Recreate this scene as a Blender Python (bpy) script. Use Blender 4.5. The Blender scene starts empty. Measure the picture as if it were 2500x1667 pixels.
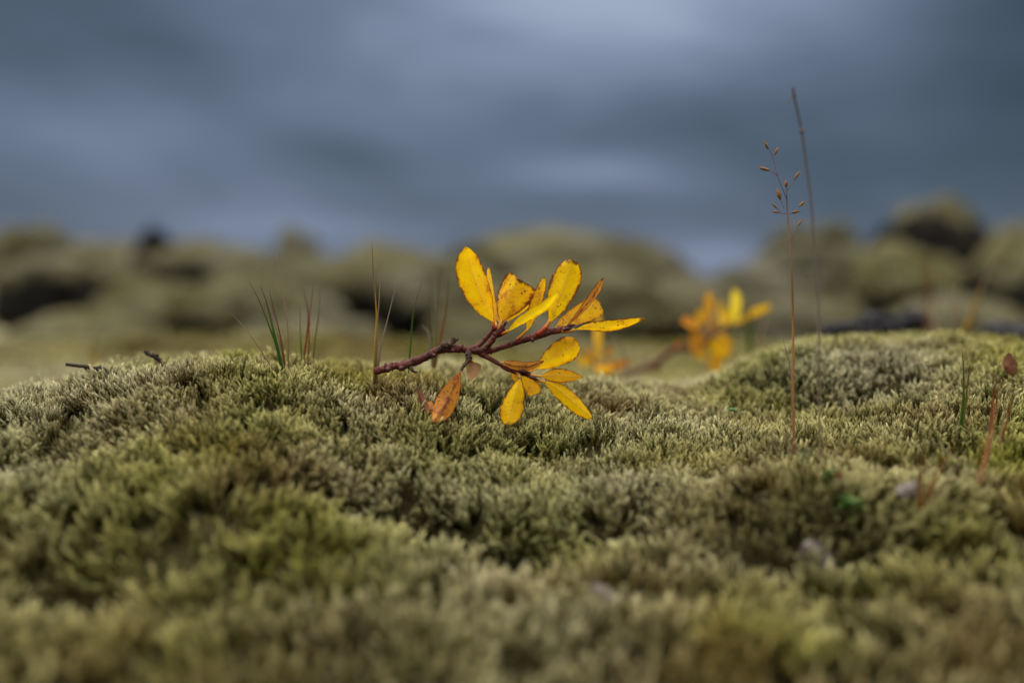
import bpy, bmesh, math, random
import numpy as np
from mathutils import Vector, Matrix, Euler
from mathutils import noise as mnoise

# ------------------------------------------------------------------ camera / world / sun / exposure
S = bpy.context.scene
COL = S.collection
F = 2430.6                       # focal length in photo pixels (35 mm on a 36 mm, 2500 px wide frame)
CAMZ = 0.09
PITCH = math.radians(3.13)       # the camera looks slightly down; the true horizon is at photo row 700
FOCUS = 0.42

cam_d = bpy.data.cameras.new("camera"); cam = bpy.data.objects.new("camera", cam_d); COL.objects.link(cam)
cam.location = (0, 0, CAMZ); cam.rotation_euler = (math.radians(90) - PITCH, 0, 0)
cam_d.lens = 35; cam_d.sensor_width = 36; cam_d.clip_start = 0.005; cam_d.clip_end = 3000
cam_d.dof.use_dof = True; cam_d.dof.focus_distance = FOCUS; cam_d.dof.aperture_fstop = 35 / 12.8
cam_d.dof.aperture_blades = 9
S.camera = cam
S.view_settings.view_transform = 'Standard'; S.view_settings.look = 'None'
S.view_settings.exposure = 0.65; S.view_settings.gamma = 1.0
S.cycles.use_denoising = True
S.cycles.diffuse_bounces = 3

SUN_EL, SUN_AZ = math.radians(52), math.radians(-70)     # azimuth from +Y towards +X: light from the left, a little behind the twig
w = bpy.data.worlds.new("World"); S.world = w; w.use_nodes = True
nt = w.node_tree; nt.nodes.clear()


class NB:
    """small helper to wire shader nodes"""
    def __init__(s, tree): s.t = tree
    def n(s, typ, **kw):
        nd = s.t.nodes.new(typ)
        for k, v in kw.items(): setattr(nd, k, v)
        return nd
    def link(s, a, b): s.t.links.new(a, b)
    def put(s, sock, v):
        if hasattr(v, 'is_linked') or hasattr(v, 'links'): s.t.links.new(v, sock)
        else: sock.default_value = v
    def m(s, op, a, b=0.0, c=0.0, clamp=False):
        nd = s.t.nodes.new('ShaderNodeMath'); nd.operation = op; nd.use_clamp = clamp
        s.put(nd.inputs[0], a); s.put(nd.inputs[1], b); s.put(nd.inputs[2], c)
        return nd.outputs[0]
    def mix(s, f, a, b, blend='MIX'):
        nd = s.t.nodes.new('ShaderNodeMix'); nd.data_type = 'RGBA'; nd.blend_type = blend
        s.put(nd.inputs[0], f)
        s.put(nd.inputs[6], a if hasattr(a, 'links') else (*a, 1)); s.put(nd.inputs[7], b if hasattr(b, 'links') else (*b, 1))
        return nd.outputs[2]
    def ramp(s, f, stops, interp='LINEAR'):
        nd = s.t.nodes.new('ShaderNodeValToRGB'); cr = nd.color_ramp; cr.interpolation = interp
        while len(cr.elements) < len(stops): cr.elements.new(0.5)
        for e, (p, c) in zip(cr.elements, stops):
            e.position = p; e.color = (*c, 1) if not isinstance(c, (int, float)) else (c, c, c, 1)
        s.put(nd.inputs[0], f)
        return nd.outputs[0]
    def noise(s, vec, scale, detail=3, rough=.55, dist=0.0):
        nd = s.t.nodes.new('ShaderNodeTexNoise'); nd.inputs['Scale'].default_value = scale
        nd.inputs['Detail'].default_value = detail; nd.inputs['Roughness'].default_value = rough
        nd.inputs['Distortion'].default_value = dist
        if vec is not None: s.link(vec, nd.inputs['Vector'])
        return nd.outputs[0]


b = NB(nt)
sky = b.n('ShaderNodeTexSky', sky_type='NISHITA', sun_disc=False, sun_elevation=SUN_EL, sun_rotation=SUN_AZ)
bg1 = b.n('ShaderNodeBackground'); bg1.inputs[1].default_value = 0.06; b.link(sky.outputs[0], bg1.inputs[0])
tc = b.n('ShaderNodeTexCoord'); sep = b.n('ShaderNodeSeparateXYZ'); b.link(tc.outputs['Generated'], sep.inputs[0])
X_, Y_, Z_ = sep.outputs
az = b.m('ARCTAN2', X_, Y_); el = b.m('ARCSINE', Z_)
vec = b.n('ShaderNodeCombineXYZ')
# cloud sheet: horizontally drawn-out soft noise over the sky, in azimuth / elevation, with a slight diagonal drift
b.link(b.m('MULTIPLY', az, 1.0), vec.inputs[0]); b.link(b.m('MULTIPLY_ADD', el, 2.7, b.m('MULTIPLY', az, 0.55)), vec.inputs[1])
n1 = b.noise(vec.outputs[0], 3.6, 6, .58, .5)
vec2 = b.n('ShaderNodeCombineXYZ')
b.link(b.m('MULTIPLY', az, 1.0), vec2.inputs[0]); b.link(b.m('MULTIPLY', el, 5.0), vec2.inputs[1]); vec2.inputs[2].default_value = 4.1
n2 = b.noise(vec2.outputs[0], 5.0, 5, .55, .8)
t = b.m('MULTIPLY_ADD', b.m('SUBTRACT', n1, 0.5), 0.52, 0.45)
t = b.m('MULTIPLY_ADD', b.m('SUBTRACT', n2, 0.5), 0.22, t)
# the larger bright and dark cloud masses (azimuth, elevation, half sizes in degrees, rotation, strength)
MASSES = [(3, 17, 10, 4.5, -8, .52), (14, 16.5, 8, 4, 0, .22), (1, 12.5, 12, 3.5, -10, .10), (4.0, 6.5, 5, 1.1, 4, .20), (8, 5.9, 4, 1.0, -4, .12), (-31, 15, 9, 7, 0, -.22), (31, 15, 8, 8, 0, -.24), (-24, 8.6, 6, 2.0, -12, .16), (-9, 10.5, 7, 4.0, -15, .12),
          (-20, 13.0, 5, 2.2, -22, -.14), (-25, 11, 4, 2, -15, -.12), (28, 10, 7, 9, 0, -.30), (-9.5, 7.4, 4.0, 1.2, -12, -.20), (12, 9.5, 9, 1.7, 5, -.20),
          (18, 6.5, 7, 2.6, 0, -.16), (1, 10.2, 3, 1.2, 10, -.12), (11, 1.6, 4, 1.3, 0, .30), (-14, 3.3, 9, 1.2, 0, .16), (0, 4.6, 9, 1.2, 0, -.10)]
D2R = math.pi / 180
for a0, e0, sa, se, rot, k in MASSES:
    ca, sn = math.cos(rot * D2R), math.sin(rot * D2R)
    da = b.m('SUBTRACT', az, a0 * D2R); de = b.m('SUBTRACT', el, e0 * D2R)
    u = b.m('MULTIPLY', b.m('MULTIPLY_ADD', da, ca, b.m('MULTIPLY', de, sn)), 1 / (sa * D2R))
    v = b.m('MULTIPLY', b.m('MULTIPLY_ADD', de, ca, b.m('MULTIPLY', da, -sn)), 1 / (se * D2R))
    r2 = b.m('MULTIPLY_ADD', u, u, b.m('MULTIPLY', v, v))
    t = b.m('MULTIPLY_ADD', b.m('EXPONENT', b.m('MULTIPLY', r2, -1.0)), k, t)
cloud = b.ramp(t, [(0.0, (.028, .043, .062)), (.25, (.050, .072, .104)), (.5, (.088, .114, .168)), (.8, (.165, .203, .290)), (1.0, (.245, .295, .39))])
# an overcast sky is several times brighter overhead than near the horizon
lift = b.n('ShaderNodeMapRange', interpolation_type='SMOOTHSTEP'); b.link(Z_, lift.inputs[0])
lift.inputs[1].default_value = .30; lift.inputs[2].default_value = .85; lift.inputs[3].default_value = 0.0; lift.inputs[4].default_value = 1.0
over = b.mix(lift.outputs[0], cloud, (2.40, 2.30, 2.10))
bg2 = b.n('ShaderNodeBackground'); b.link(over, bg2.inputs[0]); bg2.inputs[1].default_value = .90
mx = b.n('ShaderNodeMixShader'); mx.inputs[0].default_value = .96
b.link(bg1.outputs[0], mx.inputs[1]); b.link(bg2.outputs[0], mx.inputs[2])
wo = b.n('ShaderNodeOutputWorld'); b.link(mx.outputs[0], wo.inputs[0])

sun_d = bpy.data.lights.new("sun", 'SUN'); sun_d.energy = 1.5; sun_d.angle = math.radians(20); sun_d.color = (1, .96, .9)
sun = bpy.data.objects.new("sun", sun_d); COL.objects.link(sun)
sv = Vector((math.sin(SUN_AZ) * math.cos(SUN_EL), math.cos(SUN_AZ) * math.cos(SUN_EL), math.sin(SUN_EL)))
sun.rotation_euler = sv.to_track_quat('Z', 'Y').to_euler(); sun.location = sv * 20

# ------------------------------------------------------------------ helpers
rng = np.random.default_rng(7)
random.seed(11)


def at(px, py, d):
    """world point seen at photo pixel (px, py), d metres in front of the camera plane (level depth)"""
    cp, sp = math.cos(PITCH), math.sin(PITCH)
    u, v = (px - 1250) / F, (833.5 - py) / F
    fy = cp + v * sp; fz = -sp + v * cp
    k = d / fy
    return Vector((u * k, d, CAMZ + fz * k))


def tag(o, label=None, cat=None, group=None, kind=None):
    if label: o['label'] = label
    if cat: o['category'] = cat
    if group: o['group'] = group
    if kind: o['kind'] = kind
    return o


def link(name, me, mat=None, parent=None, smooth=True):
    o = bpy.data.objects.new(name, me); COL.objects.link(o)
    if mat: me.materials.append(mat)
    if smooth:
        me.polygons.foreach_set('use_smooth', [True] * len(me.polygons))
    if parent:
        o.parent = parent
        o.matrix_parent_inverse = parent.matrix_basis.inverted()
    return o


def empty(name, loc):
    o = bpy.data.objects.new(name, None); o.location = loc; o.empty_display_size = .01; COL.objects.link(o)
    return o


def mesh_np(name, V, Fc):
    me = bpy.data.meshes.new(name); me.from_pydata([tuple(map(float, p)) for p in V], [], Fc); me.update()
    return me


def catmull(P, n):
    """n samples of a Catmull-Rom curve through the rows of P"""
    P = np.asarray(P, float); m = len(P)
    Q = np.vstack([2 * P[0] - P[1], P, 2 * P[-1] - P[-2]])
    out = []
    for s in np.linspace(0, m - 1, n):
        i = min(int(s), m - 2); f = s - i
        p0, p1, p2, p3 = Q[i], Q[i + 1], Q[i + 2], Q[i + 3]
        out.append(.5 * (2 * p1 + (p2 - p0) * f + (2 * p0 - 5 * p1 + 4 * p2 - p3) * f * f + (3 * p1 - p0 - 3 * p2 + p3) * f ** 3))
    return np.array(out)


def tube_geo(pts, rad, n=24, seg=10, wob=0.0, seed=0.0, flat=1.0, cap=True):
    """swept tube through pts with radii rad; returns verts, faces, u-per-vertex"""
    A = catmull(np.hstack([np.array([tuple(p) for p in pts]), np.array(rad)[:, None]]), n)
    P, R = A[:, :3], A[:, 3]
    T = np.gradient(P, axis=0); T /= np.linalg.norm(T, axis=1)[:, None] + 1e-12
    ref = np.array([0, -1, 0.05]); V = []; U = []; Fc = []
    for i in range(n):
        s = np.cross(T[i], ref); s /= np.linalg.norm(s) + 1e-9
        q = np.cross(s, T[i])
        for k in range(seg):
            a = 2 * math.pi * k / seg
            r = R[i]
            if wob:
                p = P[i] + (s * math.cos(a) + q * math.sin(a)) * r
                r *= 1 + 1.3 * wob * mnoise.noise(Vector(p) * 700 + Vector((seed, 0, 0))) + wob * .9 * mnoise.noise(Vector(p) * 2200 + Vector((0, seed, 0)))
            V.append(P[i] + s * math.cos(a) * r + q * math.sin(a) * r * flat); U.append(i / (n - 1))
    for i in range(n - 1):
        for k in range(seg):
            Fc.append((i * seg + k, i * seg + (k + 1) % seg, (i + 1) * seg + (k + 1) % seg, (i + 1) * seg + k))
    if cap:
        for i, fl in ((0, True), (n - 1, False)):
            c = len(V); V.append(P[i] + T[i] * (-R[i] * .5 if fl else R[i] * .5)); U.append(i / (n - 1))
            for k in range(seg):
                a_, b_ = i * seg + k, i * seg + (k + 1) % seg
                Fc.append((b_, a_, c) if fl else (a_, b_, c))
    return V, Fc, U


def merge(*geos):
    V, Fc, U = [], [], []
    for v, f, u in geos:
        o = len(V); V += list(v); U += list(u); Fc += [tuple(i + o for i in q) for q in f]
    return V, Fc, U


def geo_obj(name, geo, mat, parent=None):
    V, Fc, U = geo
    me = mesh_np(name, V, Fc)
    at_ = me.attributes.new('along', 'FLOAT', 'POINT'); at_.data.foreach_set('value', np.array(U, np.float32))
    return link(name, me, mat, parent)


# value noise for numpy
def _h(ix, iy, s):
    n = (ix.astype(np.int64) * 374761393 + iy.astype(np.int64) * 668265263 + int(s) * 1442695041) & 0xffffffff
    n = ((n ^ (n >> 13)) * 1274126177) & 0xffffffff
    n = n ^ (n >> 16)
    return (n & 0xffff) / 65535.0


def vnoise(x, y, s=0):
    ix, iy = np.floor(x), np.floor(y); fx, fy = x - ix, y - iy
    fx = fx * fx * fx * (fx * (fx * 6 - 15) + 10); fy = fy * fy * fy * (fy * (fy * 6 - 15) + 10)
    a = _h(ix, iy, s); b_ = _h(ix + 1, iy, s); c = _h(ix, iy + 1, s); d = _h(ix + 1, iy + 1, s)
    return (a + (b_ - a) * fx) + ((c + (d - c) * fx) - (a + (b_ - a) * fx)) * fy - .5


def fbm(x, y, o=3, s=0):
    r = 0; a = 1.0
    for i in range(o):
        r = r + a * vnoise(x * 2 ** i + 17.3 * i, y * 2 ** i - 9.1 * i, s + i); a *= .5
    return r


# ------------------------------------------------------------------ materials
def mat_new(name):
    m = bpy.data.materials.new(name); m.use_nodes = True; m.node_tree.nodes.clear()
    return m, NB(m.node_tree)


def finish(b, bsdf, bump=None, bump_str=.5, bump_dist=.001):
    out = b.n('ShaderNodeOutputMaterial'); b.link(bsdf, out.inputs[0])


def principled(b, col, rough=.6, spec=.4, bump=None, bstr=.5, bdist=.001):
    p = b.n('ShaderNodeBsdfPrincipled'); b.put(p.inputs['Base Color'], col if hasattr(col, 'links') else (*col, 1))
    b.put(p.inputs['Roughness'], rough); b.put(p.inputs['Specular IOR Level'], spec)
    if bump is not None:
        bp = b.n('ShaderNodeBump'); bp.inputs['Strength'].default_value = bstr; bp.inputs['Distance'].default_value = bdist
        b.link(bump, bp.inputs['Height']); b.link(bp.outputs[0], p.inputs['Normal'])
    return p.outputs[0]


def translucent_mix(b, bsdf, col, f):
    tr = b.n('ShaderNodeBsdfTranslucent'); b.put(tr.inputs[0], col)
    mx = b.n('ShaderNodeMixShader'); mx.inputs[0].default_value = f
    b.link(bsdf, mx.inputs[1]); b.link(tr.outputs[0], mx.inputs[2])
    return mx.outputs[0]


def make_moss_mat():
    m, b = mat_new('moss')
    h = b.n('ShaderNodeAttribute', attribute_name='h').outputs['Fac']
    tn = b.n('ShaderNodeAttribute', attribute_name='tint', attribute_type='INSTANCER')
    sp = b.n('ShaderNodeSeparateColor'); b.link(tn.outputs['Color'], sp.inputs[0])
    green, brown, pale = sp.outputs
    rnd = b.n('ShaderNodeObjectInfo').outputs['Random']
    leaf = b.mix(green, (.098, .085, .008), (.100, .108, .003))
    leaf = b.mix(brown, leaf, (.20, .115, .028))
    low = b.mix(.9, leaf, (.005, .004, .001))  # shoot bases painted nearly black to deepen the shade between shoots
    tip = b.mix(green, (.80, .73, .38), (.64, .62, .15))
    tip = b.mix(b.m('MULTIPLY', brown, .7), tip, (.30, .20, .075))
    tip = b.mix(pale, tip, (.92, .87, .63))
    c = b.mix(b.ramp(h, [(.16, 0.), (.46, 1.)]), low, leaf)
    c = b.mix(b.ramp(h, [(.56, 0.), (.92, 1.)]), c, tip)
    var = b.m('MULTIPLY_ADD', rnd, .58, .62)
    hv = b.n('ShaderNodeHueSaturation'); b.link(var, hv.inputs['Value']); b.link(c, hv.inputs['Color'])
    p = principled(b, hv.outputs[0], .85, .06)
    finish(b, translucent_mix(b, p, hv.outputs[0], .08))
    return m


def make_ground_mat():
    m, b = mat_new('mossy_ground')
    g = b.n('ShaderNodeNewGeometry').outputs['Position']
    n1 = b.noise(g, 9, 5, .6); n2 = b.noise(g, 90, 4, .6); n3 = b.noise(g, 1.7, 4, .6)
    ds = b.n('ShaderNodeVectorMath', operation='LENGTH'); b.link(g, ds.inputs[0])
    c = b.ramp(n1, [(.3, (.018, .014, .006)), (.55, (.040, .034, .012)), (.72, (.07, .06, .024))])
    c2 = b.ramp(n3, [(.3, (.12, .105, .045)), (.55, (.24, .22, .13)), (.75, (.30, .28, .18))])
    far = b.n('ShaderNodeMapRange'); b.link(ds.outputs['Value'], far.inputs[0]); far.inputs[1].default_value = 2.0; far.inputs[2].default_value = 4.0
    c = b.mix(far.outputs[0], c, c2)
    finish(b, principled(b, c, .95, .1, n2, .8, .004))
    return m


def make_cap_mat():
    m, b = mat_new('moss_mat_far')
    g = b.n('ShaderNodeNewGeometry').outputs['Position']
    n1 = b.noise(g, 3.2, 5, .62); n2 = b.noise(g, 40, 4, .7); n3 = b.noise(g, .9, 2, .5)
    c = b.ramp(n1, [(.28, (.030, .026, .014)), (.44, (.088, .080, .043)), (.60, (.140, .130, .092)), (.8, (.21, .198, .150))])
    c = b.mix(b.ramp(n3, [(.45, 0.), (.7, .35)]), c, (.16, .15, .045))
    c = b.mix(b.ramp(n2, [(.35, .5), (.6, 0.)]), c, (.06, .052, .026))
    finish(b, principled(b, c, 1.0, .02, n2, 1.0, .03))
    return m


def make_rock_mat():
    m, b = mat_new('dark_lava')
    g = b.n('ShaderNodeNewGeometry').outputs['Position']
    n1 = b.noise(g, 6, 6, .65); n2 = b.noise(g, 30, 5, .7)
    c = b.ramp(n1, [(.3, (.006, .0055, .005)), (.6, (.015, .0135, .0115)), (.8, (.035, .032, .026))])
    finish(b, principled(b, c, .95, .04, n2, 1.0, .02))
    return m


def make_leaf_mat():
    """yellow autumn willow leaf; object colour: R = orange/brown turn, G = amount of spots, B = browned margin, A = green left"""
    m, b = mat_new('willow_leaf')
    oi = b.n('ShaderNodeObjectInfo'); sp = b.n('ShaderNodeSeparateColor'); b.link(oi.outputs['Color'], sp.inputs[0])
    R, G, B = sp.outputs; A = oi.outputs['Alpha']; rnd = oi.outputs['Random']
    uu = b.n('ShaderNodeAttribute', attribute_name='lu').outputs['Fac']; vv = b.n('ShaderNodeAttribute', attribute_name='lv').outputs['Fac']
    av = b.m('ABSOLUTE', vv)
    g = b.n('ShaderNodeTexCoord').outputs['Object']
    off = b.n('ShaderNodeVectorMath', operation='ADD'); b.link(g, off.inputs[0])
    cx = b.n('ShaderNodeCombineXYZ'); b.link(b.m('MULTIPLY', rnd, 3.7), cx.inputs[0]); b.link(cx.outputs[0], off.inputs[1]); pos = off.outputs[0]
    big = b.noise(pos, 170, 3, .5); mid = b.noise(pos, 520, 4, .6); fine = b.noise(pos, 1900, 3, .6)
    base = b.mix(b.ramp(big, [(.35, 0.), (.7, 1.)]), (.97, .61, .002), (.95, .50, .002))
    base = b.mix(b.ramp(b.m('MULTIPLY_ADD', b.m('SUBTRACT', big, .5), .5, R), [(.05, 0.), (.95, 1.)]), base, (.45, .155, .030))
    base = b.mix(b.m('MULTIPLY', A, b.ramp(big, [(.3, .4), (.7, 1.)])), base, (.58, .56, .006))
    # side veins and midrib
    vein = b.m('SINE', b.m('MULTIPLY', b.m('MULTIPLY_ADD', av, -.22, uu), 62.0))
    vein = b.m('MULTIPLY', b.ramp(vein, [(.86, 0.), (1., 1.)]), b.ramp(av, [(.1, 1.), (.85, 0.)]))
    base = b.mix(b.m('MULTIPLY', vein, .20), base, (.62, .25, .03))
    rib = b.ramp(av, [(.015, 1.), (.055, 0.)])
    base = b.mix(b.m('MULTIPLY', rib, .55), base, (.78, .42, .09))
    # fine mottling
    base = b.mix(b.m('MULTIPLY', b.ramp(mid, [(.5, 0.), (.72, 1.)]), .22), base, (.55, .24, .02))
    # rust spots
    vo = b.n('ShaderNodeTexVoronoi', feature='F1'); vo.inputs['Scale'].default_value = 820; b.link(pos, vo.inputs['Vector'])
    vc = b.n('ShaderNodeSeparateColor'); b.link(vo.outputs['Color'], vc.inputs[0])
    rad = b.m('MULTIPLY', b.m('SUBTRACT', vc.outputs[0], b.m('SUBTRACT', 1.0, b.m('MULTIPLY', G, .62))), .95)
    sd = b.m('SUBTRACT', b.m('MULTIPLY_ADD', b.m('SUBTRACT', fine, .5), .8, vo.outputs['Distance']), rad)
    spot = b.ramp(sd, [(.0, 1.), (.14, 0.)])
    blot = b.ramp(b.m('MULTIPLY_ADD', G, .16, b.m('MULTIPLY_ADD', b.m('SUBTRACT', fine, .5), .22, big)), [(.68, 0.), (.80, 1.)])
    base = b.mix(b.m('MULTIPLY', spot, .85), base, (.16, .045, .012))
    base = b.mix(b.m('MULTIPLY', blot, .6), base, (.26, .085, .016))
    rb = b.m('ADD', av, b.m('MULTIPLY', b.m('SUBTRACT', mid, .5), 1.5))
    base = b.mix(b.m('MULTIPLY', b.m('MULTIPLY', b.ramp(rb, [(.05, 1.), (.20, 0.)]), b.ramp(R, [(.5, 0.), (.72, 1.)])), .75), base, (.12, .035, .02))
    # browned margin, broken by noise, and dry tip
    e = b.m('ADD', av, b.m('MULTIPLY', b.m('SUBTRACT', mid, .5), .5))
    e = b.m('ADD', e, b.m('MULTIPLY_ADD', B, .24, -.09))
    edge = b.ramp(e, [(.86, 0.), (.97, 1.)])
    tipd = b.m('ADD', uu, b.m('MULTIPLY_ADD', b.m('SUBTRACT', mid, .5), .25, b.m('MULTIPLY_ADD', B, .14, -.05)))
    tip = b.ramp(tipd, [(.93, 0.), (1.0, 1.)])
    base = b.mix(b.m('MULTIPLY', b.ramp(e, [(.68, 0.), (.95, 1.)]), .65), base, (.62, .17, .008))
    base = b.mix(b.m('MULTIPLY', b.m('MAXIMUM', edge, tip), .92), base, (.10, .026, .010))
    hgt = b.m('ADD', b.m('MULTIPLY', vein, -.5), b.m('ADD', b.m('MULTIPLY', fine, .7), b.m('MULTIPLY', rib, 1.0)))
    p = principled(b, base, .5, .18, hgt, .5, .0004)
    finish(b, translucent_mix(b, p, base, .48))
    return m


def make_bark_mat():
    m, b = mat_new('willow_bark')
    g = b.n('ShaderNodeTexCoord').outputs['Object']
    n1 = b.noise(g, 260, 4, .6); n2 = b.noise(g, 900, 5, .65); n3 = b.noise(g, 120, 2, .5)
    c = b.ramp(n1, [(.3, (.028, .007, .006)), (.52, (.085, .013, .009)), (.72, (.15, .026, .014))])
    c = b.mix(b.ramp(n2, [(.56, 0.), (.72, .8)]), c, (.022, .012, .010))
    c = b.mix(b.ramp(b.m('ADD', b.m('MULTIPLY', n3, .6), b.m('MULTIPLY', n2, .5)), [(.66, 0.), (.76, .6)]), c, (.17, .13, .12))
    finish(b, principled(b, c, b.ramp(n1, [(.3, .62), (.7, .40)]), .22, n2, 1.0, .001))
    return m


def make_simple(name, c1, c2, scale=300, rough=.6, spec=.35, trans=0.0, bstr=.4, bdist=.0005):
    m, b = mat_new(name)
    g = b.n('ShaderNodeTexCoord').outputs['Object']
    n = b.noise(g, scale, 4, .6)
    c = b.ramp(n, [(.32, c1), (.68, c2)])
    p = principled(b, c, rough, spec, n, bstr, bdist)
    if trans: p = translucent_mix(b, p, c, trans)
    finish(b, p)
    return m


def make_grad(name, low, high, tip, rough=.55, trans=.25, scale=400):
    """grass: colour runs along the blade from sheath to dry tip"""
    m, b = mat_new(name)
    a = b.n('ShaderNodeAttribute', attribute_name='along').outputs['Fac']
    g = b.n('ShaderNodeTexCoord').outputs['Object']
    n = b.noise(g, scale, 3, .6)
    a2 = b.m('ADD', a, b.m('MULTIPLY', b.m('SUBTRACT', n, .5), .25))
    c = b.ramp(a2, [(.0, low), (.45, high), (.95, tip)])
    p = principled(b, c, rough, .15, n, .3, .0003)
    finish(b, translucent_mix(b, p, c, trans))
    return m


M_MOSS = make_moss_mat(); M_GROUND = make_ground_mat(); M_CAP = make_cap_mat(); M_ROCK = make_rock_mat()
M_LEAF = make_leaf_mat(); M_BARK = make_bark_mat()
M_STUB = make_simple('weathered_bark', (.014, .009, .007), (.115, .075, .055), 700, .9, .1, bstr=.9, bdist=.001)
M_PET_RED = make_grad('petiole_red', (.26, .022, .012), (.38, .06, .014), (.62, .25, .02), .4, .15)
M_PET_ORANGE = make_grad('petiole_orange', (.42, .12, .02), (.52, .22, .03), (.66, .34, .03), .45, .2)
M_BUD = make_simple('bud', (.022, .006, .006), (.060, .013, .010), 600, .5, .2)
M_TWIG_DARK = make_simple('dead_twig', (.012, .009, .008), (.045, .030, .024), 500, .85, .2, bstr=.8, bdist=.0008)
M_G_GREEN = make_grad('blade_green', (.030, .060, .006), (.045, .110, .010), (.11, .075, .02))
M_G_OLIVE = make_grad('blade_olive', (.10, .085, .014), (.15, .130, .020), (.12, .075, .03))
M_G_YELLOW = make_grad('blade_yellow', (.10, .075, .014), (.46, .27, .018), (.10, .055, .02))
M_G_RUST = make_grad('blade_rust', (.12, .034, .006), (.21, .060, .007), (.11, .048, .018))
M_G_TAN = make_grad('blade_tan', (.16, .11, .055), (.26, .18, .11), (.30, .22, .15))
M_G_GREY = make_grad('blade_grey', (.13, .10, .07), (.22, .18, .14), (.25, .21, .17))
M_STALK = make_grad('stalk_amber', (.10, .036, .018), (.21, .100, .018), (.15, .115, .12))
M_STALK_GREY = make_grad('stalk_grey', (.20, .14, .085), (.17, .135, .115), (.085, .08, .095))
M_SPIKE = make_simple('spikelet', (.10, .040, .012), (.34, .16, .03), 1500, .6, .3, .2)
M_SPROUT = make_simple('sprout_green', (.030, .095, .010), (.060, .150, .016), 300, .5, .4, .25)
M_SPROUT_DULL = make_simple('sprout_dull', (.07, .10, .05), (.12, .16, .08), 300, .6, .3, .25)
M_DRY = make_simple('dry_leaf', (.095, .033, .014), (.20, .085, .042), 260, .75, .2, .2)
M_DRY_PALE = make_simple('dry_leaf_pale', (.16, .135, .125), (.30, .255, .24), 200, .8, .2, .15)
M_DRY_TAN = make_simple('dry_leaf_tan', (.36, .17, .08), (.58, .34, .18), 260, .7, .2, .25)
M_DRY_ORANGE = make_simple('dry_leaf_orange', (.30, .10, .025), (.48, .20, .05), 260, .7, .2, .25)
M_CINDER = make_simple('cinder', (.010, .010, .012), (.040, .038, .042), 150, .9, .2, bstr=1., bdist=.003)

# ------------------------------------------------------------------ ground
# table: photo row at which the moss top is seen, for a bearing (photo column) and a depth in metres
PXC = [-700, 0, 300, 550, 850, 1150, 1450, 1700, 1850, 2000, 2300, 2500, 3200]
DEP = [.06, .16, .20, .25, .30, .345, .38, .42, .46, .49, .53, .58, .67, .80, 1.0, 1.5, 2.3, 3.2, 6.0, 12.0]
ROW = {
    .25: [1660, 1660, 1665, 1670, 1680, 1690, 1700, 1700, 1695, 1690, 1670, 1660, 1640],
    .30: [1370, 1380, 1385, 1390, 1390, 1400, 1430, 1440, 1420, 1400, 1400, 1400, 1380],
    .345: [1170, 1175, 1170, 1160, 1195, 1225, 1260, 1250, 1220, 1200, 1190, 1200, 1180],
    .38: [1080, 1090, 1050, 1020, 1080, 1130, 1165, 1155, 1135, 1120, 1100, 1095, 1080],
    .42: [1010, 1000, 935, 902, 942, 998, 1045, 1045, 1050, 1052, 1015, 990, 970],
    .46: [1000, 975, 905, 884, 910, 938, 972, 990, 985, 975, 935, 905, 890],
    .49: [1000, 972, 900, 878, 902, 918, 955, 965, 940, 905, 875, 862, 850],
    .53: [1010, 985, 915, 890, 900, 905, 955, 955, 890, 842, 836, 846, 845],
    .58: [1030, 1000, 930, 905, 900, 902, 952, 950, 882, 838, 828, 845, 850],
    .67: [1040, 1010, 960, 940, 920, 910, 948, 945, 910, 880, 860, 860, 860],
    .80: [1000, 975, 975, 970, 950, 940, 940, 940, 930, 910, 890, 890, 890],
}
LD = np.log(np.array(DEP))
ZT = np.zeros((len(DEP), len(PXC)))
for i, d in enumerate(DEP):
    for j in range(len(PXC)):
        if d in ROW: ZT[i, j] = at(1250, ROW[d][j], d).z
        elif d == .06: ZT[i, j] = -.062
        elif d == .16: ZT[i, j] = -.050
        elif d == .20: ZT[i, j] = -.035
        elif d == 1.0: ZT[i, j] = -.012 + .006 * math.sin(j * 1.3)
        elif d == 1.5: ZT[i, j] = -.022
        else: ZT[i, j] = {2.3: -.075, 3.2: -.15, 6.0: -.22, 12.0: -.30}[d]
PXA = np.array(PXC, float)


def _pchip_slopes(xs, V):
    """monotone slopes along axis 0"""
    h = np.diff(xs)[:, None]; dl = np.diff(V, axis=0) / h
    m = np.zeros_like(V)
    m[0], m[-1] = dl[0], dl[-1]
    same = (dl[:-1] * dl[1:]) > 0
    w1 = 2 * h[1:] + h[:-1]; w2 = h[1:] + 2 * h[:-1]
    with np.errstate(divide='ignore', invalid='ignore'):
        hm = (w1 + w2) / (w1 / dl[:-1] + w2 / dl[1:])
    m[1:-1] = np.where(same, hm, 0)
    return m


_FX = np.linspace(PXA[0], PXA[-1], 400)


def _hermite(xs, V, m, x):
    i = np.clip(np.searchsorted(xs, x) - 1, 0, len(xs) - 2)
    h = (xs[i + 1] - xs[i]); s = np.clip((x - xs[i]) / h, 0, 1)
    return i, s, h


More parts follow.
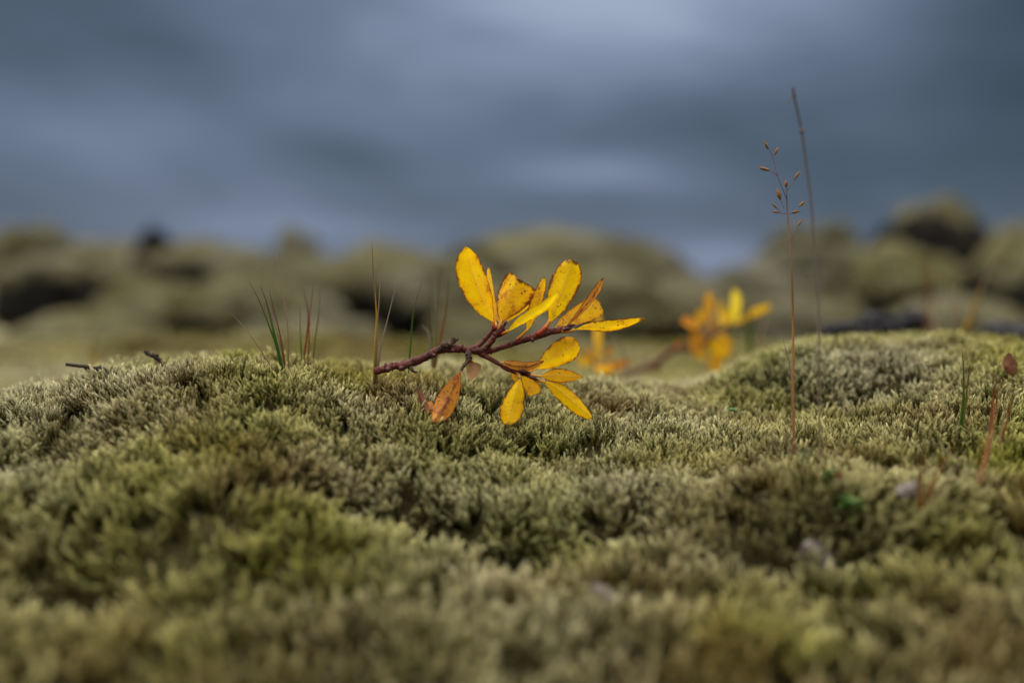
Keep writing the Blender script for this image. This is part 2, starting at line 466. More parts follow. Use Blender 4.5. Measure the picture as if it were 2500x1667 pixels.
def _dense():
    # interpolate columns first (smooth in bearing), then depth, onto a dense lookup
    m = _pchip_slopes(PXA, ZT.T)
    i, s, h = _hermite(PXA, None, None, _FX)
    s = s[:, None]; h = h[:, None]
    A = ZT.T
    C = (2 * s ** 3 - 3 * s ** 2 + 1) * A[i] + (s ** 3 - 2 * s ** 2 + s) * h * m[i] + (-2 * s ** 3 + 3 * s ** 2) * A[i + 1] + (s ** 3 - s ** 2) * h * m[i + 1]
    C = C.T                                              # depth x dense px
    m = _pchip_slopes(LD, C)
    fl = np.linspace(LD[0], LD[-1], 700)
    i, s, h = _hermite(LD, None, None, fl)
    s = s[:, None]; h = h[:, None]
    return fl, (2 * s ** 3 - 3 * s ** 2 + 1) * C[i] + (s ** 3 - 2 * s ** 2 + s) * h * m[i] + (-2 * s ** 3 + 3 * s ** 2) * C[i + 1] + (s ** 3 - s ** 2) * h * m[i + 1]


_FL, _ZD = _dense()
# hollows and little knolls in the moss: (photo column, depth, half width m, half depth m, height m)
DENTS = [(60, .368, .022, .010, -.016), (1000, .345, .030, .010, -.009), (1250, .338, .045, .011, -.009), (1880, .318, .010, .008, -.016),
         (2080, .318, .014, .008, -.012), (2060, .285, .010, .008, -.010), (1960, .345, .040, .014, .006), (1990, .465, .030, .012, -.010),
         (1500, .36, .03, .012, .003), (1130, .365, .006, .006, -.008), (1990, .30, .012, .008, -.012), (1600, .30, .012, .008, -.009), (900, .352, .02, .01, -.006),
         (1260, .322, .02, .01, -.010), (150, .30, .03, .02, -.008)]


def ground_z(x, y):
    x = np.asarray(x, float); y = np.asarray(y, float)
    r = np.hypot(x, y) + 1e-6; a = np.arctan2(x, y)
    ac = np.clip(a, -.62, .62)
    px = 1250 + F * np.tan(ac); d = r * np.cos(ac)
    fi = np.clip((np.log(d) - _FL[0]) / (_FL[1] - _FL[0]), 0, len(_FL) - 1.001); fj = np.clip((px - _FX[0]) / (_FX[1] - _FX[0]), 0, len(_FX) - 1.001)
    i, j = fi.astype(int), fj.astype(int); s, t_ = fi - i, fj - j
    z = (_ZD[i, j] * (1 - s) + _ZD[i + 1, j] * s) * (1 - t_) + (_ZD[i, j + 1] * (1 - s) + _ZD[i + 1, j + 1] * s) * t_
    back = np.clip((np.abs(a) - 1.2) / 1.6, 0, 1)
    z = z * (1 - back) + back * np.where(d < .5, -.03, -.01)
    k = np.clip(d / .42, .35, 6)
    near = np.clip((1.3 - d) / .5, 0, 1)
    z = z + .0045 * fbm(x / .055, y / .042, 3, 3) * near * np.clip((d - .05) / .2, 0, 1) + (.0060 * (np.abs(fbm(x / .040 + 3.3, y / .034, 2, 12)) - .20) + .0080 * (np.abs(fbm(x / .015, y / .013, 2, 9)) - .2)) * near * np.clip((d - .05) / .2, 0, 1)
    z = z + (.028 * fbm(x / .33, y / .33, 3, 21) + .07 * (np.abs(fbm(x / .30, y / .24, 2, 25)) - .22)) * np.clip((d - .95) / .7, 0, 1) + .10 * fbm(x / 2.4, y / 2.4, 3, 31) * np.clip((d - 3.) / 3., 0, 1)
    for p0, d0, sx, sy, hh in DENTS:
        x0 = (p0 - 1250) / F * d0
        z = z + 1.4 * hh * np.exp(-((x - x0) / sx) ** 2 - ((y - d0) / sy) ** 2)
    return z


def hit(px, py, d_from=.2, d_to=1.2):
    """depth at which the line of sight through a photo pixel meets the moss surface"""
    ds = np.linspace(d_from, d_to, 700)
    P = np.array([tuple(at(px, py, float(d))) for d in ds])
    below = np.nonzero(P[:, 2] <= ground_z(P[:, 0], P[:, 1]))[0]
    return float(ds[below[0]]) if len(below) else d_to


SHOOT_H = .0065     # how far moss tips stand above the soil
angs = np.concatenate([np.linspace(-math.pi, -.72, 60, endpoint=False), np.linspace(-.72, .72, 460, endpoint=False), np.linspace(.72, math.pi, 60)])
rads = np.concatenate([np.geomspace(.03, .22, 24, endpoint=False), np.geomspace(.22, 1.0, 300, endpoint=False), np.geomspace(1.0, 14, 110, endpoint=False), np.geomspace(14, 900, 24)])
AA, RR = np.meshgrid(angs, rads)
gx, gy = (RR * np.sin(AA)).ravel(), (RR * np.cos(AA)).ravel()
gz = ground_z(gx, gy) - .0092 * np.clip((RR.ravel() / .6) ** .8, 1.0, 7.0)
na, nr = len(angs), len(rads)
idx = np.arange(na * nr).reshape(nr, na)
quads = np.stack([idx[:-1, :-1], idx[:-1, 1:], idx[1:, 1:], idx[1:, :-1]], -1).reshape(-1, 4)[:, ::-1]
V = np.column_stack([gx, gy, gz]); V = np.vstack([V, [0, 0, gz[:na].mean()]])
c0 = len(V) - 1
faces = [tuple(q) for q in quads.tolist()] + [(int(idx[0, k]), int(c0), int(idx[0, k + 1])) for k in range(na - 1)]
gnd = link('ground', mesh_np('ground', V, faces), M_GROUND)
tag(gnd, 'olive brown mossy soil rolling away under the moss', 'ground', kind='structure')

# ------------------------------------------------------------------ moss: one mass of shoots over the near and middle ground
SRC = bpy.data.collections.new('moss_shoots')          # sources only, not linked to the scene


def shoot_mesh(k):
    r = random.Random(100 + k)
    V, Fc, H = [], [], []
    HT = .0115
    lean = Vector((r.uniform(-.25, .25), r.uniform(-.25, .25), 1)).normalized()
    bend = Vector((r.uniform(-1, 1), r.uniform(-1, 1), 0)) * r.uniform(.0008, .0024)

    def stem(s): return lean * (HT * s) + bend * (s * s)
    # stem
    for i in range(4):
        p = stem(i / 3)
        for j in range(3):
            a = 2.094 * j; q = .00028 * (1 - .6 * i / 3)
            V.append(p + Vector((q * math.cos(a), q * math.sin(a), 0))); H.append(.05)
    for i in range(3):
        for j in range(3):
            Fc.append((i * 3 + j, i * 3 + (j + 1) % 3, i * 3 + 3 + (j + 1) % 3, i * 3 + 3 + j))
    nl = 38
    for i in range(nl):
        s = .30 + .72 * (i / (nl - 1)) ** .75
        a = i * 2.39996 + r.uniform(-.3, .3)
        out = Vector((math.cos(a), math.sin(a), 0)); side = Vector((-math.sin(a), math.cos(a), 0))
        up = (stem(min(s, 1)) - stem(min(s, 1) - .1)).normalized()
        top = max(0, (s - .5) / .5)
        ang = (.72 - .58 * top) * r.uniform(.75, 1.25)
        L = (.0024 + .0004 * top) * r.uniform(.8, 1.25); W = .00033 * r.uniform(.85, 1.2)
        p = stem(min(s, 1.0)) + up * (max(0, s - 1) * HT); curve = r.uniform(-.1, .8); tw = r.uniform(-.9, .9)
        base = len(V); ns = 5
        for q in range(ns):
            f = q / (ns - 1)
            aa = ang - curve * f * .8 * (0.5 if top > .6 else 1)
            dirv = (out * math.sin(aa) + up * math.cos(aa) + side * (.35 * tw * f * f)).normalized()
            if q: p = p + dirv * (L / (ns - 1))
            wd = W * (1.05 - f) * (1 if q else .8) + .00004
            cup = up * 0 - dirv.cross(side).normalized() * (wd * .35)
            if q == ns - 1:
                V.append(p); H.append(1.0)
            else:
                V.append(p - side * wd); V.append(p + cup * 0); V.append(p + side * wd)
                hh = (.12 + .30 * s) * (1 - f) + f * (.55 + .45 * s)
                H += [hh] * 3
                V[-2] = p - (out * math.cos(aa) - up * math.sin(aa)) * wd * -.4
        for q in range(ns - 2):
            o = base + q * 3
            Fc += [(o, o + 1, o + 4, o + 3), (o + 1, o + 2, o + 5, o + 4)]
        o = base + (ns - 2) * 3
        Fc += [(o, o + 1, o + 3), (o + 1, o + 2, o + 3)]
    me = mesh_np('moss_shoot', V, Fc); me.materials.append(M_MOSS)
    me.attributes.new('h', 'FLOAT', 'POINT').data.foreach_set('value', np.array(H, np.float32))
    me.polygons.foreach_set('use_smooth', [True] * len(me.polygons))
    o = bpy.data.objects.new('moss_shoot_%02d' % k, me); SRC.objects.link(o)


NSH = 12
for k in range(NSH): shoot_mesh(k)

AMIN, AMAX = math.atan((-1250 - 1250) / F), math.atan((3750 - 1250) / F)


def scatter(d0, d1, spacing, scl):
    """random points in bearing / log depth, even on the ground; spacing and scale grow with distance by the function scl"""
    pts = []
    edges = np.geomspace(d0, d1, 25)
    for e0, e1 in zip(edges[:-1], edges[1:]):
        dm = math.sqrt(e0 * e1); sp = spacing * scl(dm)
        area = (math.tan(AMAX) - math.tan(AMIN)) * (e1 ** 2 - e0 ** 2) / 2
        n = int(area / sp ** 2)
        y = np.sqrt(rng.uniform(e0 ** 2, e1 ** 2, n)); x = y * rng.uniform(math.tan(AMIN), math.tan(AMAX), n)
        pts.append(np.column_stack([x, y, np.full(n, scl(dm))]))
    return np.vstack(pts)


PT = np.vstack([scatter(.17, .33, .0019, lambda d: .95), scatter(.33, .72, .00158, lambda d: .76),
                scatter(.72, 3.4, .0032, lambda d: max(.85, (d / .60) ** .8))])
hole = vnoise(PT[:, 0] / .0052, PT[:, 1] / .0062, 91) + .6 * vnoise(PT[:, 0] / .016, PT[:, 1] / .016, 92)
_px = 1250 + F * PT[:, 0] / PT[:, 1]        # thinner where only a step to the side would show it
PT = PT[((_px > -350) & (_px < 2850)) | (rng.random(len(PT)) < .55)]
_d = np.zeros(len(PT))
for p0, d0, sx, sy, hh in DENTS:
    if hh < -.005: _d = np.maximum(_d, np.exp(-((PT[:, 0] - (p0 - 1250) / F * d0) / sx) ** 2 - ((PT[:, 1] - d0) / sy) ** 2))  # deeper hollows lose their shoots; bare dark soil stands in for shade
PT = PT[_d + .25 * rng.random(len(PT)) < .80]; hole = vnoise(PT[:, 0] / .0052, PT[:, 1] / .0062, 91) + .6 * vnoise(PT[:, 0] / .016, PT[:, 1] / .016, 92)
PT = PT[(hole > -.07) | (rng.random(len(PT)) < .12) | (PT[:, 1] > .9)]
px_, py_, ps_ = PT.T
eps = .004
pz_ = ground_z(px_, py_)
nx = (ground_z(px_ - eps, py_) - ground_z(px_ + eps, py_)) / (2 * eps); ny = (ground_z(px_, py_ - eps) - ground_z(px_, py_ + eps)) / (2 * eps)
N = np.column_stack([nx * .75, ny * .75, np.ones_like(nx)])
# shoots lean together in clumps
cl = .24
N[:, 0] += cl * 2 * vnoise(px_ / .009, py_ / .009, 41) + rng.normal(0, .15, len(N)); N[:, 1] += cl * 2 * vnoise(px_ / .009, py_ / .009, 43) + rng.normal(0, .20, len(N)) - .10
N /= np.linalg.norm(N, axis=1)[:, None]
tx = np.arctan2(-N[:, 1], N[:, 2]); ty = np.arcsin(np.clip(N[:, 0], -1, 1))
rz = rng.uniform(0, 2 * math.pi, len(N))
eul = []
for a, c, e in zip(tx, ty, rz):
    q = Vector((math.sin(c), -math.sin(a) * math.cos(c), math.cos(a) * math.cos(c))).to_track_quat('Z', 'Y') @ Euler((0, 0, e)).to_quaternion()
    eul.append(q.to_euler())
eul = np.array([tuple(e) for e in eul], np.float32)
clump = vnoise(px_ / .0075, py_ / .0075, 51); clump2 = vnoise(px_ / .021, py_ / .021, 53)
hs = np.clip(1.0 + .45 * clump + .40 * clump2 + rng.normal(0, .19, len(N)), .42, 1.5)
sc = ps_ * hs
pz = pz_ - .0118 * ps_ * np.clip(.4 + .6 * hs, .7, 1.2)
# tint: greenness, brownness, paleness
phx = 1250 + F * px_ / py_


def patch(p0, d0, sx, sd): return np.exp(-((phx - p0) / sx) ** 2 - ((py_ - d0) / sd) ** 2)


gr = np.clip(.30 + 1.05 * fbm(px_ / .06, py_ / .045, 3, 61) + .35 * clump, 0, 1)
br = np.clip(.06 + 1.3 * fbm(px_ / .045 + 9, py_ / .035, 3, 71), 0, 1) * .8
pl = np.clip(.22 + 1.3 * fbm(px_ / .09, py_ / .07, 3, 81) + .3 * clump, 0, 1)
pl *= np.interp(py_, [.2, .34, .38, .75, 1.1], [.55, .8, 1, 1, .55]); br = np.clip(br + np.interp(py_, [.2, .34, .75, 1.1], [.16, 0, 0, .22]), 0, 1)
for p0, d0, sx, sd, k in [(600, .45, 330, .04, .22), (150, .40, 260, .04, .25), (400, .265, 300, .02, .5), (1400, .335, 200, .015, .35), (2330, .69, 130, .05, .9), (2480, .38, 130, .04, .7), (1900, .40, 400, .03, .25), (1150, 1.9, 320, .5, .6), (1750, 2.2, 220, .6, .5)]:
    q = patch(p0, d0, sx, sd); gr = np.clip(gr + k * q, 0, 1); pl = np.clip(pl * (1 - min(1, k * 1.2) * q), 0, 1)
for p0, d0, sx, sd, k in [(900, 1.9, 140, .35, 1.3), (200, .255, 120, .015, .6), (320, .285, 60, .02, .5), (2350, .3, 120, .03, .3), (1650, 2.4, 260, .4, .6)]:
    q = patch(p0, d0, sx, sd); br = np.clip(br + k * q, 0, 1); pl = np.clip(pl * (1 - min(1, k) * q), 0, 1)
for p0, d0, sx, sd, k in [(1500, .52, 300, .08, .30), (2250, .46, 250, .05, .2), (1250, .42, 200, .04, .15), (100, .345, 200, .012, .3), (100, 1.1, 250, .4, .4)]:
    pl = np.clip(pl + k * patch(p0, d0, sx, sd), 0, 1)
tint = np.column_stack([gr, br, pl, np.ones_like(gr)]).astype(np.float32)

me = bpy.data.meshes.new('moss'); me.vertices.add(len(PT)); me.vertices.foreach_set('co', np.column_stack([px_, py_, pz]).astype(np.float32).ravel())
me.attributes.new('rot', 'FLOAT_VECTOR', 'POINT').data.foreach_set('vector', eul.ravel())
me.attributes.new('size', 'FLOAT', 'POINT').data.foreach_set('value', sc.astype(np.float32))
me.attributes.new('pick', 'INT', 'POINT').data.foreach_set('value', rng.integers(0, NSH, len(PT)).astype(np.int32))
me.attributes.new('tint', 'FLOAT_COLOR', 'POINT').data.foreach_set('color', tint.ravel())
me.materials.append(M_MOSS)
moss = bpy.data.objects.new('moss', me); COL.objects.link(moss)
tag(moss, 'dense carpet of grey green woolly moss shoots covering the mound', 'moss', kind='stuff')
ng = bpy.data.node_groups.new('moss_scatter', 'GeometryNodeTree')
ng.interface.new_socket('Geometry', in_out='INPUT', socket_type='NodeSocketGeometry'); ng.interface.new_socket('Geometry', in_out='OUTPUT', socket_type='NodeSocketGeometry')
gi = ng.nodes.new('NodeGroupInput'); go = ng.nodes.new('NodeGroupOutput')
ci = ng.nodes.new('GeometryNodeCollectionInfo'); ci.inputs['Collection'].default_value = SRC; ci.inputs['Separate Children'].default_value = True; ci.inputs['Reset Children'].default_value = True
iop = ng.nodes.new('GeometryNodeInstanceOnPoints'); iop.inputs['Pick Instance'].default_value = True


def named(nm, typ):
    nd = ng.nodes.new('GeometryNodeInputNamedAttribute'); nd.data_type = typ; nd.inputs['Name'].default_value = nm
    return nd.outputs['Attribute']


er = ng.nodes.new('FunctionNodeEulerToRotation')
ng.links.new(gi.outputs[0], iop.inputs['Points']); ng.links.new(ci.outputs[0], iop.inputs['Instance'])
ng.links.new(named('pick', 'INT'), iop.inputs['Instance Index']); ng.links.new(named('rot', 'FLOAT_VECTOR'), er.inputs[0]); ng.links.new(er.outputs[0], iop.inputs['Rotation'])
ng.links.new(named('size', 'FLOAT'), iop.inputs['Scale']); ng.links.new(iop.outputs[0], go.inputs[0])
md = moss.modifiers.new('scatter', 'NODES'); md.node_group = ng

# ------------------------------------------------------------------ far hills and mossy lava boulders
hx = np.linspace(-34, 34, 260); hy = np.linspace(9, 60, 90)
HX, HY = np.meshgrid(hx, hy)
hp = 1250 + F * HX / HY
tgt = np.interp(hp, [-2500, 0, 350, 700, 820, 950, 1150, 1400, 1620, 1720, 1820, 1950, 2200, 2500, 5000], [620, 596, 606, 625, 632, 628, 622, 625, 668, 690, 672, 640, 620, 615, 630])
crest = CAMZ + (700 - tgt) / F * 16
prof = np.clip((HY - 9) / 7, 0, 1); prof = prof * prof * (3 - 2 * prof) * np.clip(1 - (HY - 17) / 60, .3, 1)
HZ = -.25 + (crest + .25) * prof + .30 * fbm(HX / 2.0, HY / 2.0, 4, 5) * prof + .10 * fbm(HX / .6, HY / .8, 2, 6)
hv = np.column_stack([HX.ravel(), HY.ravel(), HZ.ravel()])
ii = np.arange(HX.size).reshape(HX.shape)
hf = np.stack([ii[:-1, :-1], ii[:-1, 1:], ii[1:, 1:], ii[1:, :-1]], -1).reshape(-1, 4).tolist()
hills = link('hills', mesh_np('hills', hv, [tuple(q) for q in hf]), M_CAP)
tag(hills, 'low far ridge of moss covered lava along the horizon', 'hills', kind='structure')


def boulder(label, px, top, bottom, width, d, cut=.05, deep=.8, seed=0, rough=.36, group='mossy lava boulders behind the mound', name='mossy_boulder'):
    """a lumpy lava block whose upper side carries a thick moss mat: parts rock and moss_cap"""
    r = random.Random(seed * 17 + 3)
    zt, zb = at(px, top, d).z, min(at(px, bottom, d).z, -.13)
    rx = width / 2 * d / F; rz_ = (zt - zb) / 2 + .04; cz = zt - rz_
    ry = rx * deep
    root = empty(name, (at(px, top, d).x, d + ry * .8, zb)); tag(root, label, 'boulder', group)
    bm = bmesh.new(); bmesh.ops.create_icosphere(bm, subdivisions=5, radius=1)
    off = Vector((r.uniform(-50, 50), r.uniform(-50, 50), r.uniform(-50, 50)))
    for v in bm.verts:
        p = v.co.copy()
        k = 1 + rough * mnoise.noise(p * 1.3 + off) + rough * .55 * mnoise.noise(p * 3.1 + off) + rough * .30 * mnoise.noise(p * 8 + off) - .10 * max(0, .25 - abs(mnoise.noise(p * 2.3 + off * 1.3))) * 2
        if p.z < -.05: k *= 1 - .34 * min(1, (-p.z - .05) * 1.6)      # undercut foot
        q = p * k
        v.co = Vector((q.x * rx, q.y * ry, q.z * rz_))
    bm.normal_update()
    me = bpy.data.meshes.new('rock'); bm.to_mesh(me)
    cx = root.location.x, root.location.y, cz
    o = link('rock', me, M_ROCK, root); o.matrix_parent_inverse = Matrix.Identity(4); o.location = (0, 0, cz - zb)
    # moss mat: the upper faces, thickened
    th = .06 * max(rx, .25)
    dead = []
    for f in bm.faces:
        c = f.calc_center_median()
        q = Vector((c.x / rx, c.y / ry, c.z / rz_))
        if q.z < cut + .35 * mnoise.noise(q * 2.2 + off * 1.7) + .12 * mnoise.noise(q * 7 + off): dead.append(f)
    bmesh.ops.delete(bm, geom=dead, context='FACES')
    ring = {v for e in bm.edges if e.is_boundary for v in e.verts}
    for v in bm.verts:
        lump = .5 * mnoise.noise(v.co * (5 / max(rx, .3)) + off) + .35 * mnoise.noise(v.co * (14 / max(rx, .3)) + off)
        v.co += v.normal * (th * (1 + .9 * lump) if v not in ring else -th * .15)
    me = bpy.data.meshes.new('moss_cap'); bm.to_mesh(me); bm.free()
    o = link('moss_cap', me, M_CAP, root); o.matrix_parent_inverse = Matrix.Identity(4); o.location = (0, 0, cz - zb)
    return root


BOULDERS = [
    ('small dark bare rock knob on the left skyline', 358, 558, 660, 120, 5.3, 1.2, .30),
    ('grey mossy knob on the skyline at the far left edge', 60, 562, 660, 230, 5.6, .1, .36),
    ('greenish knob on the skyline, between the bare rock knob and the middle hill', 725, 582, 660, 150, 5.8, .1, .36),
    ('low flat mossy boulder on the skyline just left of the tallest yellow leaf', 930, 604, 720, 330, 7.0, -.3, .25),
    ('broad pale mossy slope under the left skyline, carrying the bare rock knob', 330, 598, 860, 860, 6.0, -.6, .14),
    ('large dark hollow sided boulder with pale moss top at the left edge', 90, 632, 800, 330, 4.2, .58, .3),
    ('broad mossy hump above the dark slot, left of the grass tufts', 440, 612, 730, 430, 4.9, .50, .25),
    ('wide low pale mossy boulder at lower left, in front of the hollow sided one', 370, 700, 900, 430, 3.1, -.15, .22),
    ('low mossy boulder with black underside behind the left grass tuft', 590, 688, 870, 420, 2.9, .22, .3),
    ('mossy hump high behind the two left grass tufts', 700, 628, 800, 430, 4.6, -.4, .22),
    ('long mossy boulder with dark foot behind the yellow grass blade', 860, 640, 840, 460, 3.4, .2, .25),
    ('mossy boulder just behind the tallest yellow leaf', 1080, 650, 860, 400, 3.5, .0, .28),
    ('biggest rounded mossy hill like boulder in the middle of the skyline', 1390, 562, 860, 700, 5.0, -.75, .10),
    ('dark cornered boulder peeping out at the left end of the middle hill', 1165, 590, 720, 150, 4.6, .25, .36),
    ('low pale mossy boulder below the middle hill, behind the upper leaves', 1420, 672, 850, 460, 3.3, -.15, .28),
    ('low mossy boulder behind the right hand yellow sprig', 1680, 692, 850, 420, 3.4, .05, .28),
    ('flat topped mossy boulder with black underside behind the tall grass stalks', 2005, 540, 655, 285, 4.4, .60, .28),
    ('mossy block under the flat topped boulder behind the tall stalks', 2000, 612, 830, 400, 4.1, -.1, .28),
    ('biggest dark round boulder high on the right skyline', 2320, 484, 700, 345, 4.0, .80, .20),
    ('pale mossy boulder tucked beneath the biggest dark round boulder', 2270, 622, 830, 330, 3.5, .15, .28),
    ('mossy boulder with dark lower side cut by the right edge', 2530, 612, 820, 300, 3.3, .55, .28),
    ('far olive mossy boulder touching the right edge behind the dark round one', 2540, 556, 740, 260, 5.5, -.4, .2),
    ('low mossy hump in front of the wide pale boulder, beyond the dark broken twigs', 150, 778, 900, 440, 2.5, -.8, .2),
    ('low mossy hump right behind the blurred rusty grass tuft', 730, 782, 900, 400, 2.4, -.8, .2),
    ('low mossy hump seen through the fork of the willow twig', 1230, 770, 900, 440, 2.5, -.8, .2),
    ('low mossy hump right behind the foot of the tall grass stalks', 1960, 742, 900, 460, 2.5, -.8, .2),
    ('low mossy hump behind the blurred tan grass on the right mound', 2380, 732, 900, 420, 2.4, -.7, .2),
    ('small mossy hump left of the tall stalks, at the foot of the skyline gap', 1840, 668, 840, 260, 3.9, .1, .3),
]
for i, (lab, px, tp, bt, wd, d, cut, rg) in enumerate(BOULDERS):
    boulder(lab, px, tp, bt, wd, d, cut, seed=i + 1, rough=rg)

# ------------------------------------------------------------------ leaves
def prof(u, p, q):
    um = p / (p + q)
    return (u / um) ** p * ((1 - u) / (1 - um)) ** q if 0 < u < 1 else 0.0


def leaf(parent, conv, path, d0, wl, wr, pq=(.85, .6), roll=0.0, fold=.25, curl=0.0, col=(0, .3, .3, 0), serr=.035, pet=None, petmat=None, petr=(.0009, .0006),
         mat=None, name='leaf', wave=.15, nu=46, nv=13, twist=0.0, label=None, kmin=0.0):
    """one leaf blade along path [(X, Y, depth offset)], half widths wl / wr in photo pixels; roll turns it about its midrib, fold lifts both halves"""
    r = random.Random(int(path[0][0] * 7 + path[-1][1] * 13))
    sd = r.uniform(0, 50)
    pts = [at(*conv(x, y), d0 + dd) for x, y, dd in path]
    P = catmull(np.array([tuple(p) for p in pts]), nu)
    T = np.gradient(P, axis=0); T /= np.linalg.norm(T, axis=1)[:, None]
    V, U, W = [], [], []
    ppm = d0 / F
    for i in range(nu):
        u = i / (nu - 1)
        view = P[i] - np.array([0, 0, CAMZ]); view /= np.linalg.norm(view)
        s0 = np.cross(view, T[i]); s0 /= np.linalg.norm(s0); n0 = np.cross(T[i], s0)      # n0 looks back to the camera side
        ra = math.radians(roll + twist * (u - .5))
        s = s0 * math.cos(ra) + n0 * math.sin(ra); n = -s0 * math.sin(ra) + n0 * math.cos(ra)
        k = max(prof(u, *pq), kmin * (1 - u) ** .3 if u < .97 else 0)
        for j in range(nv):
            v = -1 + 2 * j / (nv - 1)
            hw = (wl if v < 0 else wr) * ppm / max(.25, abs(math.cos(math.radians(roll))))
            e = 1.0
            if abs(v) > .99 and .06 < u < .97:
                e = 1 + serr * (2 * ((u * 17 + r.uniform(-.15, .15)) % 1) - 1) + .05 * mnoise.noise(Vector((u * 6, v * 2, sd)))
            x = v * hw * k * e
            h = fold * abs(v) * hw * k + curl * v * v * hw * k + wave * hw * mnoise.noise(Vector((u * 3.5, v * 1.3, sd))) * (.3 + abs(v)) + .03 * hw * k * math.sin(u * 62 - abs(v) * 9) * (1 - abs(v)) * abs(v) * 2
            V.append(P[i] + s * x + n * h); U.append(u); W.append(v)
    Fc = [(i * nv + j, i * nv + j + 1, (i + 1) * nv + j + 1, (i + 1) * nv + j) for i in range(nu - 1) for j in range(nv - 1)]
    o0 = P[0]
    me = mesh_np(name, [p - o0 for p in V], Fc)
    me.attributes.new('lu', 'FLOAT', 'POINT').data.foreach_set('value', np.array(U, np.float32))
    me.attributes.new('lv', 'FLOAT', 'POINT').data.foreach_set('value', np.array(W, np.float32))
    o = link(name, me, mat or M_LEAF, None); o.location = o0; o.color = col
    if parent:
        o.parent = parent; o.location = Vector(o0) - parent.location
    if label: o['label'] = label
    if pet:
        pp = [at(*conv(x, y), d0 + dd) for x, y, dd in pet]
        g = tube_geo(pp, np.linspace(petr[0], petr[1], len(pp)) * .58, 12, 8)
        g = ([p - o0 for p in g[0]], g[1], g[2])
        c = geo_obj('petiole', g, petmat or M_PET_RED); c.parent = o
    return o


z1 = lambda x, y: (880 + x * .32313, 560 + y * .32320)
z2 = lambda x, y: (1080 + x * .22109, 580 + y * .22109)
z4 = lambda x, y: (1400 + x * .22109, 660 + y * .22117)
z5 = lambda x, y: (1780 + x * .31873, 180 + y * .31888)
z6 = lambda x, y: (1700 + x * .34438, 760 + y * .34439)
z8 = lambda x, y: (540 + x * .26361, 580 + y * .26357)
zr = lambda x, y: (1250 + x * .53146, 1000 + y * .53147)
zb = lambda x, y: (1250 + x * .53146, 440 + y * .53118)
idp = lambda x, y: (x, y)

# ------------------------------------------------------------------ the willow twig
TD = .420
base = at(*z1(150, 1055), TD)
twig = empty('willow_twig', base)
tag(twig, 'red barked willow twig with large yellow autumn leaves lying on the moss in sharp focus', 'twig')
PPZ = .32313 * TD / F            # metres per zoom pixel


def br(pts, rad, n, seed, wob=.16, seg=14, conv=z1, d0=TD, knots=()):
    p = [at(*conv(a, c), d0 + (e if len(q) else 0)) for a, c, e, *q in [(*x, 1) for x in pts]]
    return tube_geo(p, [r * PPZ for r in rad], n, seg, wob, seed)


def ring(x, y, dd, r, dirx, diry, seed):
    """a leaf scar or bud-scale ring on the bark"""
    p0 = at(*z1(x - dirx * 7, y - diry * 7), TD + dd); p1 = at(*z1(x, y), TD + dd); p2 = at(*z1(x + dirx * 7, y + diry * 7), TD + dd)
    return tube_geo([p0, p1, p2], [r * .80 * PPZ, r * PPZ, r * .80 * PPZ], 7, 14, .2, seed)


g = merge(
    br([(108, 1074, 0), (240, 1036, 0), (330, 1024, -.0005), (430, 992, 0), (520, 950, 0), (600, 907, 0), (700, 900, 0), (800, 910, 0), (900, 920, 0), (965, 925, 0)],
       [26, 29, 34, 31, 29, 31, 31, 27, 31, 22], 90, 1.0, .22),
    br([(925, 925, 0), (1010, 910, .0005), (1100, 880, .001), (1200, 843, .0015), (1300, 815, .002), (1370, 790, .002), (1450, 770, .002), (1520, 757, .002), (1590, 735, .002)],
       [26, 22, 22, 25, 27, 29, 25, 27, 15], 70, 2.0, .20),
    br([(850, 905, 0), (905, 868, .002), (950, 820, .003), (990, 775, .003), (1025, 735, .003)], [24, 19, 17, 17, 20], 34, 3.0, .18),
    br([(915, 925, 0), (960, 885, -.001), (995, 840, -.002), (1020, 805, -.002), (1060, 770, -.002), (1078, 728, -.002)], [22, 19, 21, 23, 31, 16], 40, 4.0, .25),
    br([(905, 935, 0), (960, 965, -.001), (1040, 1012, -.002), (1110, 1055, -.003), (1180, 1078, -.004), (1260, 1095, -.005), (1325, 1132, -.005)], [23, 20, 16, 17, 19, 19, 12], 46, 5.0, .18),
    ring(240, 1036, 0, 36, 1, -.1, 8.), ring(325, 1026, 0, 40, 1, -.1, 9.), ring(345, 1018, 0, 35, 1, -.2, 10.), ring(530, 944, 0, 38, 1, -.5, 11.), ring(445, 985, 0, 33, 1, -.4, 12.),
    ring(765, 897, 0, 37, 1, .2, 13.), ring(880, 885, .001, 24, .7, -.7, 14.), ring(985, 918, .0005, 31, 1, -.2, 15.), ring(1135, 870, .001, 27, 1, -.4, 16.), ring(1180, 848, .0015, 29, 1, -.4, 17.),
    ring(940, 830, .003, 23, .7, -.7, 18.), ring(1290, 820, .002, 33, 1, -.2, 19.), ring(1405, 782, .002, 31, 1, -.3, 20.), ring(1020, 795, -.002, 30, .7, -.7, 21.), ring(190, 1040, 0, 33, 1, 0, 22.),
    ring(660, 888, 0, 36, 1, -.2, 23.), ring(930, 950, 0, 28, .8, .5, 24.), ring(1470, 765, .002, 29, 1, -.2, 27.))
V_, F_, U_ = g
stem = geo_obj('stem', ([p - np.array(base) for p in V_], F_, U_), M_BARK); stem.parent = twig


def twig_part(name, geo, mat, parent=twig):
    o = geo_obj(name, ([np.array(p) - np.array(parent.location) for p in geo[0]], geo[1], geo[2]), mat); o.parent = parent
    return o


